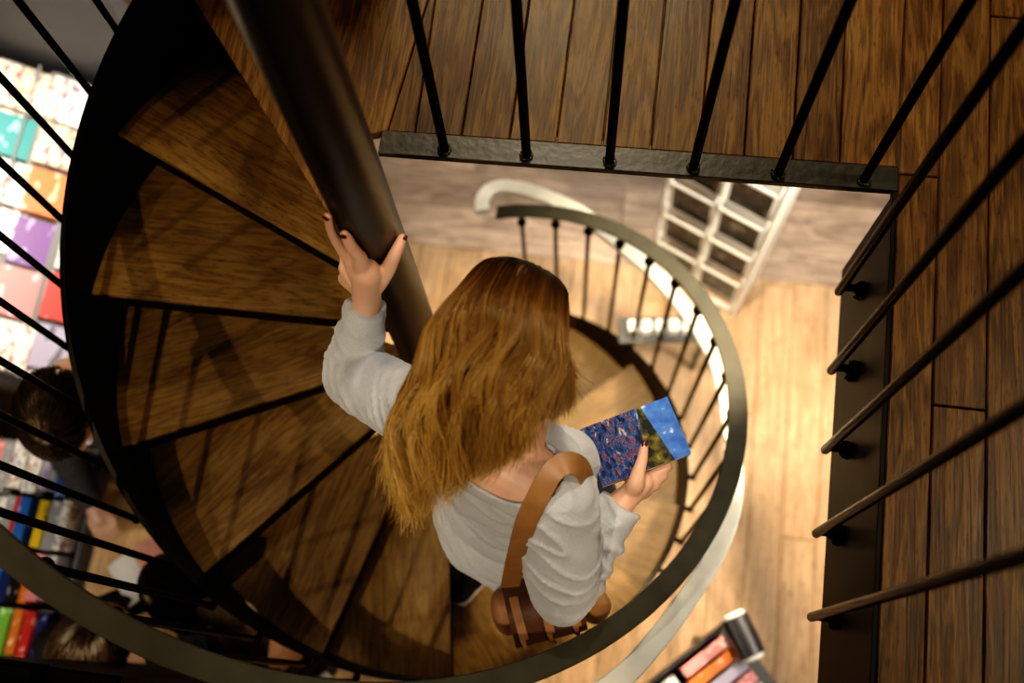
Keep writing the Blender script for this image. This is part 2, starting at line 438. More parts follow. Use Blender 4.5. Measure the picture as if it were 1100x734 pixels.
guard2 = thing('guard_railing', 'black steel guard rail of the right deck, rods fixed outside the dark beam', 'railing', (XR, .5, 0))
rr = [(897.6,315), (891,398), (886,482.5), (878,572.5), (874.3,665.6)]
def on_x(px, py, xx):
    d = ray(px, py); t = xx/d.x; return V((0,0,CAM_Z)) + d*t
B = [on_x(px, py, right(.5)-.045) for px, py in rr]
ps = np.polyfit(range(5), [b.y for b in B], 1); zs = np.polyfit(range(5), [b.z for b in B], 1)
for i in range(5):
    y_, z_ = float(np.polyval(ps, i)), float(B[i].z); xr_ = right(y_)-.045
    mb = MB(); mb.tube([(xr_, y_, z_-.006), (xr_, y_, z_-.003), (xr_, y_, z_+.004), (xr_, y_, 1.05)], [.003, .0075, .0092, .0092], 14)
    o = mb.build('baluster', M['steel'], guard2)
    br = MB(); br.tube([(xr_+.004, y_, z_+.03), (right(y_)+.001, y_, z_+.03)], .008, 10)
    rg = random.Random(40+i)
    for k in range(34):     # lumpy hammered rosette of weld on the beam
        a = rg.uniform(0, 2*PI); q = math.sqrt(rg.random())
        br.ell((right(y_)-.003-rg.random()*.006, y_+math.cos(a)*q*.015, z_+.016+math.sin(a)*q*.033), (.0085*rg.uniform(.7,1.2), .0062*rg.uniform(.6,1.2), .0065*rg.uniform(.7,1.2)), 8, 6)
    br.build('bracket', M['steel'], o)
mb = MB(); mb.tube([(right(-.1)-.045, -.1, 1.06), (right(.97)-.045, .97, 1.06)], 1, flat=(.05,.012), up=(0,0,1)); mb.build('handrail', M['steel'], guard2)

# ---------------------------------------------------------------- spiral staircase
st = thing('spiral_staircase', 'black steel spiral staircase with oak treads round a brown-black tube', 'staircase', (CX, CY, FLOOR))
mb = MB(); mb.tube([(CX, CY, FLOOR), (CX, CY, -.5), (CX, CY, .5), (CX, CY, 2.3)], RC, 64); mb.build('column', M['column'], st)
for k in range(1, 13):
    a0, a1, z = (k-1)*DTH - .17, k*DTH, -k*RISE
    r1 = RS-.001
    arc = [cyl(a0+(a1-a0)*i/10, r1, 0) for i in range(11)]
    am = TH0+(a0+a1)/2; e = V((math.cos(am), math.sin(am), 0)); t_ = V((-e.y, e.x, 0)); o_ = V((random.uniform(0,40), random.uniform(0,40), 0))
    inner = [cyl(a1-(a1-a0)*i/3, RC-.006, 0) for i in range(4)]
    poly = [(p.x, p.y) for p in arc] + [(p.x, p.y) for p in inner]
    e2 = V((math.cos(TH0+a1), math.sin(TH0+a1), 0)); t2 = V((-e2.y, e2.x, 0))
    wf = lambda v, e=e2, t=t2, o=o_: (V(v).dot(e)+o.x, V(v).dot(t)+o.y, v[2])
    mb = MB(); mb.prism(poly, z-.012, z, wf, .002)
    me = mb.mesh('tread', False); a = me.attributes.new('rnd', 'FLOAT', 'POINT'); a.data.foreach_set('value', [random.random()]*len(mb.v))
    o = link('tread', me, M['tread'], st)
    f = MB()
    n1, n0 = cyl(a1, RC, 0), cyl(a1, r1, 0)
    f.tube([n1+V((0,0,z-.034)), n0+V((0,0,z-.034))], 1, flat=(.006,.044), up=(0,0,1))
    p1, p0 = cyl(a0, RC, 0), cyl(a0, r1, 0)
    f.tube([p1+V((0,0,z-.032)), p0+V((0,0,z-.032))], 1, flat=(.006,.04), up=(0,0,1))
    f.prism(poly, z-.016, z-.0125)
    f.build('tread_frame', M['stringer'], o, smooth=False)
# helical plates
def helix_pts(r, dz, a, b, n): return [cyl(a+(b-a)*i/n, r, zh(a+(b-a)*i/n)+dz) for i in range(n+1)]
TA, TB = -.62, 13*DTH-.12
n = 150
mb = MB(); vs = []; fs = []
for i in range(n+1):
    t = TA+(TB-TA)*i/n
    for r, dz in ((RS, HS), (RS+.012, HS), (RS+.012, -.26), (RS, -.26)):
        vs.append(cyl(t, r, max(zh(t)+dz, FLOOR)))
for i in range(n):
    for j in range(4):
        q = (j+1) % 4; fs.append((i*4+j, i*4+q, (i+1)*4+q, (i+1)*4+j))
fs += [(0,1,2,3), (n*4+3, n*4+2, n*4+1, n*4)]
mb.add(vs, fs, mat=0)
for i_ in range(n): mb.m[i_*4] = 1
mb.build('stringer', [M['stringer'], M['gloss']], st, ang=30)
RB = RS+DR
TE = 13*DTH-.06
up = V((0,0,1))
mb = MB(); mb.tube(helix_pts(RB, HR, -1.0, TE, 160), 1, flat=(.047,.012), up=(0,0,1)); mb.build('handrail', M['rail'], st)
# outer pale handrail: path read off the photograph, its depth below the upper rail varying
path = [(560,800,.10),(660,734,.12),(700,694,.15),(737,645,.18),(768,595,.22),(786,545,.27),(788,490,.32),(782,440,.33),(768,385,.32),(738,335,.28),(700,291,.21),(660,257,.12),(628,232,.07),(600,217,.055),(570,206,.05),(545,201,.05),(527,204,.05),(518,215,.04),(518,228,.02)]
pts = []
for px, py, dd in path:
    # rail height for the turn at that place
    z = -.6
    for _ in range(30):
        p = at(px, py, z); t = math.atan2(p.y-CY, p.x-CX)-TH0
        while t < 2.0: t += 2*PI
        if py < 260 and t < 4: t += 2*PI
        z = zh(min(t, TE))+HR-dd
    pts.append(at(px, py, z))
# smooth the sampled path
def smooth_path(pts, sub=6):
    out = []; n = len(pts)
    for i in range(n-1):
        p0, p1, p2, p3 = pts[max(i-1,0)], pts[i], pts[i+1], pts[min(i+2,n-1)]
        for j in range(sub):
            t = j/sub; out.append(.5*((2*p1)+(p2-p0)*t+(2*p0-5*p1+4*p2-p3)*t*t+(3*p1-p0-3*p2+p3)*t**3))
    return out+[pts[-1]]
mb = MB(); mb.tube(smooth_path(pts), 1, flat=(.048,.02), up=(0,0,1)); o = mb.build('outer_handrail', M['rail2'], st); o['label'] = 'pale grey outer handrail ending in a curl'
# balusters
deg9 = math.radians(9.0); t0 = math.radians(154)-TH0
k = -8
while True:
    t = t0+k*deg9
    if t > TE-.03: break
    zt = zh(t)+HR-.006; zb = max(zh(t)+HS-.10, FLOOR) if t < 12.2*DTH else FLOOR
    p = cyl(t, RB, 0)
    mb = MB(); mb.tube([(p.x,p.y,zb), (p.x,p.y,zt)], .0078, 10)
    o = mb.build('baluster', M['steel'], st)
    kb = MB(); kb.ell((p.x,p.y,zt-.085), (.0165,.0165,.0165), 16, 10); kb.ell((p.x,p.y,zt-.104), (.011,.011,.008), 12, 6); kb.ell((p.x,p.y,zt-.066), (.011,.011,.008), 12, 6); kb.build('knob', M['steel'], o)
    if t < 12.2*DTH:
        e = V((math.cos(TH0+t), math.sin(TH0+t), 0))
        br = MB(); br.tube([p+V((0,0,zb+.002)), p-e*.028+V((0,0,zb+.002))], .009, 8); br.ell(p+V((0,0,zb)), (.011,.011,.011), 12, 8); br.build('bracket', M['steel'], o)
    k += 1

# ---------------------------------------------------------------- the woman on the stair
def at_col(px, py, r):
    """point of the photograph on the near side of the staircase tube, r from its axis"""
    d = ray(px, py); ox, oy = -CX, -CY
    a = d.x*d.x+d.y*d.y; b = 2*(ox*d.x+oy*d.y); c = ox*ox+oy*oy-r*r; D = b*b-4*a*c
    t = (-b-math.sqrt(D))/(2*a) if D > 0 else -b/(2*a)
    return V((0,0,CAM_Z))+d*t
FACE = V((.50,.86,0)).normalized(); SIDE = V((FACE.y,-FACE.x,0))       # SIDE: her right
sh_r, sh_l = at(600, 533, .045), at(462, 448, .06)
neck0 = at(540, 478, .06); 
hip = at(543, 560, -.47)
head_c = at(533, 350, .245)
# looking down towards the next treads
HF = (FACE*.82 + V((0,0,-.57))).normalized(); HR_ = SIDE.copy(); HU = HR_.cross(HF).normalized()
el_r, wr_r = at(604, 634, -.20), at(668, 540, -.165)
el_l, wr_l = at(376, 402, -.155), at(394, 326, .005)
knee_l = hip + SIDE*-.10 + FACE*.10 + V((0,0,-.40)); foot_l = at(503, 618, -7*RISE+.09)
knee_r = hip + SIDE*.09 + FACE*.22 + V((0,0,-.42)); foot_r = V((-.07,.33,-8*RISE+.09))

def spine(s): return hip.lerp(neck0, s)
def torso(mb, g, hips=True):
    for s, w, d in ((0,.155,.118),(.18,.140,.108),(.36,.122,.095),(.55,.130,.100),(.72,.148,.108)):
        mb.ell(spine(s)+FACE*.01, [SIDE*(w+g), FACE*(d+g), V((0,0,.105))], 24, 14)
    c = spine(.80)
    mb.ell(c+FACE*.012, [SIDE*(.158+g), FACE*(.100+g), V((0,0,.085))], 24, 14)
    mb.limb([sh_l, (sh_l+sh_r)/2+V((0,0,.012))-FACE*.005, sh_r], [.058+g, .066+g, .058+g], 20)
    for sd in (-1, 1): mb.ell(spine(.62)+SIDE*sd*.072+FACE*.092, (.060+g,.060+g,.055+g), 18, 12)
def hand_right(mb):
    # fingers run under the book, the thumb lies on its cover
    pass
body = MB()
torso(body, -.0025)
body.limb([neck0-V((0,0,.03)), neck0+FACE*.035+V((0,0,.055)), head_c-HU*.07-HF*.03], [.066,.052,.050], 18)
body.ell(head_c+HF*.008, [HR_*.072, HF*.092, HU*.108], 28, 18)
body.ell(head_c+HF*.045-HU*.055, [HR_*.052, HF*.050, HU*.060], 20, 12)          # jaw
body.ell(head_c+HF*.083-HU*.098, (.02,.02,.016), 12, 8)                           # chin
body.limb([head_c+HF*.094+HU*.012, head_c+HF*.108-HU*.018, head_c+HF*.114-HU*.034], [.008,.010,.013], 12)   # nose
for sd in (-1,1):
    body.ell(head_c+HR_*sd*.073-HU*.008-HF*.008, [HR_*.010, HF*.018, HU*.030], 12, 8)
    body.ell(head_c+HR_*sd*.035+HF*.086+HU*.020, [HR_*.020, HF*.010, HU*.008], 12, 8)   # brow
    body.ell(head_c+HR_*sd*.045+HF*.070-HU*.025, (.020,.020,.018), 12, 8)               # cheek
body.limb([sh_r, sh_r.lerp(el_r,.5), el_r, el_r.lerp(wr_r,.45), wr_r], [.050,.044,.038,.036,.026], 18)
body.limb([sh_l, sh_l.lerp(el_l,.5), el_l, el_l.lerp(wr_l,.45), wr_l], [.050,.044,.038,.036,.026], 18)
for kn, ft, sd in ((knee_l, foot_l, -1), (knee_r, foot_r, 1)):
    hp = hip+SIDE*sd*.085+V((0,0,-.05))
    body.limb([hp, hp.lerp(kn,.5), kn, kn.lerp(ft,.4), ft], [.082,.070,.050,.050,.034], 18)
    body.limb([ft+V((0,0,-.03))-FACE*.03, ft+FACE*.06+V((0,0,-.055)), ft+FACE*.14+V((0,0,-.068))], [.030,.032,.022], 14)
# left hand round the tube
R1 = RC+.0095
palm_l = at_col(393, 293, RC+.020)
knk = {'index': at_col(386, 277, RC+.014), 'middle': at_col(375.5, 278, RC+.015), 'ring': at_col(370, 286, RC+.014)-V((0,0,.01)), 'little': at_col(368, 294, RC+.014)-V((0,0,.025))}
def off_axis(p, r):
    d = V((p.x-CX, p.y-CY, 0)); d.normalize(); return V((CX+d.x*r, CY+d.y*r, p.z))
print('palm', palm_l, 'wr', wr_l, 'el', el_l, {k: tuple(round(x,3) for x in v) for k, v in knk.items()})
body.limb([wr_l, palm_l], [.027,.027], 16)
for q in (knk['index'], knk['middle'], knk['ring'], knk['little']): body.limb([wr_l.lerp(palm_l,.4), q], [.021,.0140], 14)
tips = {}
def finger(mb, pts, rad): mb.limb(pts, rad, 12, 4)
i1 = at_col(378, 266, R1+.004); i2 = at_col(373.5, 257, R1+.001); i3 = at_col(370, 251.5, R1)
finger(body, [knk['index'], i1, i2, i3], [.0130,.0110,.0098,.0080]); tips['index'] = (i2, i3)
m1 = at_col(364, 262, R1+.004); m2 = at_col(356.5, 248, R1+.003); m3 = at_col(352, 232, R1+.002)
finger(body, [knk['middle'], m1, m2, m3], [.0128,.0106,.0092,.0074]); tips['middle'] = (m2, m3)
def round_tube(p, dang, dz):
    a = math.atan2(p.y-CY, p.x-CX)+dang; return V((CX+math.cos(a)*R1, CY+math.sin(a)*R1, p.z+dz))
for nm, dz in (('ring', .0), ('little', -.004)):
    q = knk[nm]; finger(body, [q, round_tube(q,-.5,.02), round_tube(q,-.95,.034), round_tube(q,-1.3,.04)], [.011,.0096,.0086,.0072])
t0_, t1_, t2_, t3_ = at_col(404, 306, RC+.022), at_col(416, 291, RC+.015), at_col(425, 272, R1+.003), at_col(432, 256, R1)
finger(body, [wr_l.lerp(palm_l,.45), t0_, t1_], [.019,.018,.0135]); finger(body, [t1_, t2_, t3_], [.0145,.0118,.0086]); tips['thumb'] = (t2_, t3_)
finger(body, [palm_l, at_col(405, 291, RC+.014), t1_], [.017,.010,.010])
# right hand holding the book from its lower edge
BZ = -.128                                                     # cover plane
c1, c2, c3 = at(712,428,BZ), at(743,487,BZ), at(648,523,BZ)
bx_ = (c2-c3); bw = bx_.length; bx_.normalize(); by_ = (c1-c2); by_ = (by_-bx_*by_.dot(bx_)); bl = by_.length; by_.normalize(); bz_ = bx_.cross(by_)
book_c = c3+bx_*bw/2+by_*bl/2
TH_ = .017
e_pt = lambda u, v, z: c3+bx_*u+by_*v+V((0,0,z))
palm_r = at(690, 519, BZ-.022)
body.limb([wr_r, palm_r], [.025,.021], 16)
kr = []
for i, (px, py) in enumerate(((716,501),(711,511),(703,521),(692,530))):
    q = at(px, py, BZ-.030-.003*i); kr.append(q); body.limb([wr_r.lerp(palm_r,.45), q], [.018,.0120], 14)
zb_ = BZ-TH_-.0085
for i, q in enumerate(kr):
    L_ = (.075,.082,.076,.060)[i]
    d = (by_*.95 + bx_*(-.20-.1*i)).normalized()
    a = V((q.x,q.y,zb_-.004))+d*.020; 
    finger(body, [q, a, a+d*L_*.42, a+d*L_*.8], [.0112,.0098,.0090,.0074])
th = [at(683,520,BZ+.004), at(686,507,BZ+.014), at(690,494,BZ+.012), at(692,480,BZ+.0085)]
finger(body, [wr_r.lerp(palm_r,.5), th[0], th[1]], [.018,.0165,.0128]); finger(body, th[1:], [.0128,.0108,.0082]); tips['thumb_r'] = (th[2], th[3])
me = remesh(body, 'person', .0032, 5, .5)
woman = link('person', me, M['skin'])
woman['label'] = 'woman with long copper hair and grey sweater walking down the spiral staircase'
woman['category'] = 'person'
# nails
for nm, (a, b) in tips.items():
    d = (b-a).normalized()
    vdir = (V((0,0,CAM_Z))-b).normalized() if nm != 'thumb_r' else V((0,0,1))
    if nm in ('index','middle','thumb'):
        o = V((b.x-CX,b.y-CY,0)).normalized(); vdir = (vdir*.5+o*.7)
        if nm == 'thumb': vdir += V((.5,-.2,0))
    nrm = (vdir - d*vdir.dot(d)).normalized(); s_ = d.cross(nrm)
    mb = MB(); mb.ell(b+nrm*.0058+d*.0010, [s_*.0058, d*.0078, nrm*.0024], 14, 8)
    o = mb.build('fingernail', M['nail'], woman); 
    if nm == 'thumb': o['label'] = 'dark red fingernail'
for sd in (-1,1):
    c = head_c+HR_*sd*.033+HF*.086+HU*.006
    mb = MB(); mb.ell(c, (.011,.011,.011), 14, 8); mb.ell(c+HF*.0075-HU*.002, (.0055,.0055,.0055), 10, 6, 1); mb.build('eye', [M['eye'], M['iris']], woman)
mb = MB(); mb.limb([head_c+HF*.088-HU*.066-HR_*.02, head_c+HF*.098-HU*.064, head_c+HF*.088-HU*.066+HR_*.02], [.004,.007,.004], 12); mb.build('mouth', M['lip'], woman)

# sweater
sw = MB()
torso(sw, .0065)
def sleeve(mb, a, e, w, r, folds, seed):
    rg = random.Random(seed)
    d = (w-e); L_ = d.length; d.normalize(); pts = [a, a.lerp(e,.35), a.lerp(e,.7), e]; rad = [r[0], r[1], r[2], r[3]]
    mb.limb(pts, rad, 22, 4)
    n = 40; P = []; R = []
    for i in range(n+1):
        t = i/n; P.append(e.lerp(w, t)+V((0,0,-.006*math.sin(t*PI)))); b = r[3]*(1-t)**1.1+r[4]*(1-(1-t)**1.1)
        R.append(b*(1+folds*.20*max(0,math.sin(t*2*PI*5.2+rg.random()*.5))*math.sin(PI*min(1,t*1.15))))
    mb.tube([e-d*r[3]*.8, e-d*r[3]*.5]+P, [r[3]*.4, r[3]*.8]+R, 22)
sleeve(sw, sh_r, el_r, wr_r-(wr_r-el_r).normalized()*.004, [.066,.070,.070,.060,.040], 1., 2)
sleeve(sw, sh_l, el_l, wr_l-(wr_l-el_l).normalized()*.008, [.066,.064,.062,.054,.037], .45, 5)
for sd in (-1,1):   # loose cloth hanging under the arms
    s_, e_ = (sh_r, el_r) if sd > 0 else (sh_l, el_l)
    sw.limb([s_.lerp(spine(.7),.35), s_.lerp(e_,.55).lerp(spine(.45),.45), spine(.3)+SIDE*sd*.09], [.066,.055,.05], 18)
cut = MB()
for s_, w_, d_ in ((.02,.172,.136),(-.06,.178,.142)): sw.ell(spine(s_)+FACE*.006, [SIDE*w_, FACE*d_, V((0,0,.07))], 24, 12)
# wide slanting neckline
cut.tube([neck0+FACE*.02-V((0,0,.010)), neck0+V((0,0,.3))+FACE*.05], [.118,.135], 40)
nk = cut
nc = at(546, 487, .085)
cut2 = MB(); cut2.ell(nc+V((0,0,.045)), [SIDE*.112, FACE*.085, V((0,0,.085))], 40, 24)
me = remesh(sw, 'sweater', .0055, 6, .5, [cut2])
from mathutils import noise as NS
arm_d = (el_r-sh_r).normalized()
for v_, nn_ in zip(me.vertices, [v.normal.copy() for v in me.vertices]):      # soft folds of the knit
    c_ = v_.co.copy(); wv_ = NS.noise_vector(c_*5)*.05
    q_ = c_+wv_
    along_ = q_.dot(V((.62,.35,.70)))*30; across_ = q_.dot(V((-.5,.86,0)))*9
    n_ = 1-abs(NS.noise(V((along_, across_, q_.z*6))))*2.2
    n2_ = NS.noise(q_*14)
    v_.co = c_+nn_*((.0062*n_**3 if n_ > 0 else 0)+.0035*n2_)
me.update()
link('sweater', me, M['knit'], woman)
# trousers and shoes
tr = MB()
for s, w, d in ((-.16,.150,.118),(-.03,.148,.112)): tr.ell(spine(s)+FACE*.005, [SIDE*w, FACE*d, V((0,0,.085))], 24, 14)
for kn, ft, sd in ((knee_l, foot_l, -1), (knee_r, foot_r, 1)):
    hp = hip+SIDE*sd*.085+V((0,0,-.05)); tr.limb([hp, hp.lerp(kn,.5), kn, kn.lerp(ft,.4), ft+V((0,0,.0))], [.094,.082,.062,.062,.050], 20)
me = remesh(tr, 'trousers', .007, 5); link('trousers', me, M['black'], woman)
for kn, ft in ((knee_l, foot_l), (knee_r, foot_r)):
    s_ = MB(); gz = ft.z-.09
    s_.limb([V((ft.x,ft.y,gz+.045))-FACE*.045, V((ft.x,ft.y,gz+.045))+FACE*.06, V((ft.x,ft.y,gz+.036))+FACE*.15], [.040,.042,.032], 18)
    s_.limb([V((ft.x,ft.y,gz+.06)), V((ft.x,ft.y,gz+.11))], [.042,.045], 18)
    me = remesh(s_, 'shoe', .006, 4); sh = link('shoe', me, M['black'], woman)
    so = MB(); ts = []
    outline = [(-.085,.0),(-.07,.034),(-.02,.040),(.07,.045),(.15,.038),(.19,.0),(.15,-.038),(.07,-.045),(-.02,-.040),(-.07,-.034)]
    so.prism([(ft.x+FACE.x*u+SIDE.x*-v, ft.y+FACE.y*u+SIDE.y*-v) for u, v in outline], gz+.001, gz+.020, bev=.004)
    so.build('sole', M['sole'], sh)

# ---- hair
def spline(pts, t):
    n = len(pts)-1; x = min(max(t,0),.99999)*n; i = int(x); f = x-i
    p0, p1, p2, p3 = pts[max(i-1,0)], pts[i], pts[i+1], pts[min(i+2,n)]
    return .5*((2*p1)+(p2-p0)*f+(2*p0-5*p1+4*p2-p3)*f*f+(3*p1-p0-3*p2+p3)*f**3)
#           px   py    z    half width(px)  arch
spine_h = [(576,297,.165, 24,.04),(568,283,.235, 42,.07),(558,284,.305, 54,.09),(548,304,.352, 64,.105),(537,330,.374, 76,.115),(527,362,.370, 86,.118),(514,400,.343, 84,.110),(499,438,.298, 85,.09),(484,476,.243, 78,.07),(473,508,.200, 62,.055),(466,534,.165, 46,.045),(456,558,.135, 30,.03)]
HC = [at(a,b,c) for a,b,c,_,_ in spine_h]
LATpx = (.955,.30)
HL = []
for a,b,c,w,_ in spine_h:
    HL.append((at(a+LATpx[0]*w, b+LATpx[1]*w, c)-at(a-LATpx[0]*w, b-LATpx[1]*w, c))/2)
HA = [x[4] for x in spine_h]
HCn = np.array([tuple(p) for p in HC]); HLn = np.array([tuple(p) for p in HL]); HAn = np.array(HA)
def nspl(P, t):
    n = len(P)-1; x = np.clip(t,0,.99999)*n; i = x.astype(int); f = (x-i)
    if P.ndim > 1: f = f[...,None]
    p0,p1,p2,p3 = P[np.maximum(i-1,0)],P[i],P[i+1],P[np.minimum(i+2,n)]
    return .5*((2*p1)+(p2-p0)*f+(2*p0-5*p1+4*p2-p3)*f*f+(3*p1-p0-3*p2+p3)*f**3)
def hair_surface(u, v):
    """u across (-1..1 reaches the sides), v from crown to tips"""
    c = nspl(HCn, v); l = nspl(HLn, v); a = nspl(HAn, v)
    an = u*1.35
    x = np.sin(an)/math.sin(1.35)*np.where(np.abs(u)>1, 1, 1); z = (np.cos(an)-1)/(1-math.cos(1.35))
    return c + l*x[...,None] + np.array([0,0,1.])*(a*z)[...,None]
# part line: roots start along a short line over the crown
def strand_mesh(nst, seg, rad, seed, layer=(0,1), clumps=64):
    rg = np.random.default_rng(seed)
    cl_u = np.linspace(-1.28,1.28,clumps)+rg.normal(0,.02,clumps); cl_ph = rg.normal(0,.32,clumps); cl_am = rg.uniform(.75,1.3,clumps)
    cl_len = rg.uniform(.80,1.04,clumps); cl_f = rg.uniform(2.3,2.9,clumps); cl_z = rg.uniform(-1,1,clumps); cl_s = rg.normal(0,.10,clumps); cl_c = rg.random(clumps)
    ci = rg.integers(0,clumps,nst)
    u0 = np.clip(cl_u[ci]+rg.normal(0,.034,nst),-1.4,1.4)
    dep = rg.uniform(layer[0],layer[1],nst); ln = cl_len[ci]*(1+rg.normal(0,.03,nst))
    lb = np.where(u0>=0, .88-.33*u0, .88+.24*np.minimum(-u0,.55)-.22*np.maximum(-u0-.55,0))
    ln = np.clip(lb*(.96+.45*(ln-.92)),.42,1.04)
    v0 = rg.uniform(.0,.03,nst)
    s = np.linspace(0,1,seg+1)
    v = v0[:,None]+(np.clip(ln,0,1.02)-v0)[:,None]*s[None,:]
    conv = np.clip((v-.25)/.75,0,1)
    uc = cl_u[ci][:,None]+cl_s[ci][:,None]*conv
    u = uc+(u0-cl_u[ci])[:,None]*(1-.62*conv)
    u = u*np.clip((v+.02)/.14,.30,1)**.7
    amp = np.clip((v-.30)/.45,0,1)
    ph = 2*PI*cl_f[ci][:,None]*v+1.9*np.sin(2.1*cl_u[ci]+.6)[:,None]+cl_ph[ci][:,None]
    u = u+.15*amp*cl_am[ci][:,None]*np.sin(ph)
    P = hair_surface(np.clip(u,-1.35,1.06+.04*np.sin(9*u0)[:,None]), v)
    depth = (dep*.032)[:,None]*np.clip(v/.15,.2,1)
    P[...,2] += -depth+.026*amp*cl_am[ci][:,None]*np.cos(ph+.9)+.020*np.clip((v-.1)/.3,0,1)*cl_z[ci][:,None]
    P += rg.normal(0,.003,(nst,1,3))*np.clip(v,0,1)[...,None]
    curl = np.clip((s-.8)/.2,0,1)[None,:,None]**2*rg.normal(0,.012,(nst,1,3)); P += curl*np.array([1,1,.6])
    T = np.gradient(P,axis=1); T /= np.linalg.norm(T,axis=2,keepdims=True)+1e-9
    A = np.cross(T,np.array([0,0,1.])); A /= np.linalg.norm(A,axis=2,keepdims=True)+1e-9
    Bn = np.cross(T,A)
    r = (rad*rg.uniform(.6,1.3,nst))[:,None]*(1-.75*s[None,:]**3)*np.clip(.4+s[None,:]*12,0,1)
    rings = np.stack([P+(A*math.cos(q)+Bn*math.sin(q))*r[...,None] for q in (0,2*PI/3,4*PI/3)],2)
    verts = rings.reshape(-1,3)
    base = (np.arange(nst)*(seg+1)*3)[:,None,None]; si = (np.arange(seg)*3)[None,:,None]; j = np.arange(3)[None,None,:]; j2 = (j+1)%3
    f = np.stack([base+si+j, base+si+j2, base+si+3+j2, base+si+3+j],-1).reshape(-1,4)
    along = np.repeat(v.reshape(-1),3); rnd = np.repeat(np.repeat(np.clip(.6*cl_c[ci]+.4*rg.random(nst),0,1),seg+1),3)
    return verts, f, along, rnd
vv, ff, aa, rr_ = [], [], [], []; off = 0
for (nst, seg, rad, sd, lay) in ((4200,34,.00062,1,(0,.35)),(2600,26,.0011,2,(.25,1.)),(500,34,.0005,3,(-.25,0.))):
    a,b,c,d = strand_mesh(nst,seg,rad,sd,lay); vv.append(a); ff.append(b+off); aa.append(c); rr_.append(d); off += len(a)
# shell beneath the strands
nu, nv_ = 40, 40
uu, vg = np.meshgrid(np.linspace(-1.15,1.0,nu), np.linspace(0,.84,nv_))
vg = vg*np.where(uu>=0, .88-.36*uu, .88+.2*np.minimum(-uu,.55)-.26*np.maximum(-uu-.55,0))
S = hair_surface(uu, vg); S[...,2] -= .032*np.clip(vg/.1,.3,1); S += (np.array(tuple(head_c))-S)*.03*(vg<.5)[...,None]
idx = np.arange(nu*nv_).reshape(nv_,nu); q = np.stack([idx[:-1,:-1],idx[:-1,1:],idx[1:,1:],idx[1:,:-1]],-1).reshape(-1,4)
vv.append(S.reshape(-1,3)); ff.append(q+off); aa.append(vg.reshape(-1)*.6); rr_.append(np.full(nu*nv_,.1))
Vv = np.concatenate(vv).astype(np.float32); Ff = np.concatenate(ff).astype(np.int32)
me = bpy.data.meshes.new('hair'); me.vertices.add(len(Vv)); me.vertices.foreach_set('co', Vv.ravel())
me.loops.add(len(Ff)*4); me.loops.foreach_set('vertex_index', Ff.ravel()); me.polygons.add(len(Ff)); me.polygons.foreach_set('loop_start', np.arange(len(Ff),dtype=np.int32)*4)
me.update(calc_edges=True); me.polygons.foreach_set('use_smooth', np.ones(len(Ff),dtype=bool))
for nm, dat in (('along', aa), ('rnd', rr_)):
    a = me.attributes.new(nm, 'FLOAT', 'POINT'); a.data.foreach_set('value', np.concatenate(dat).astype(np.float32))
me.validate()
hair = link('hair', me, M['hair'], woman); hair['label'] = 'long wavy copper-blonde hair, dark at the crown'

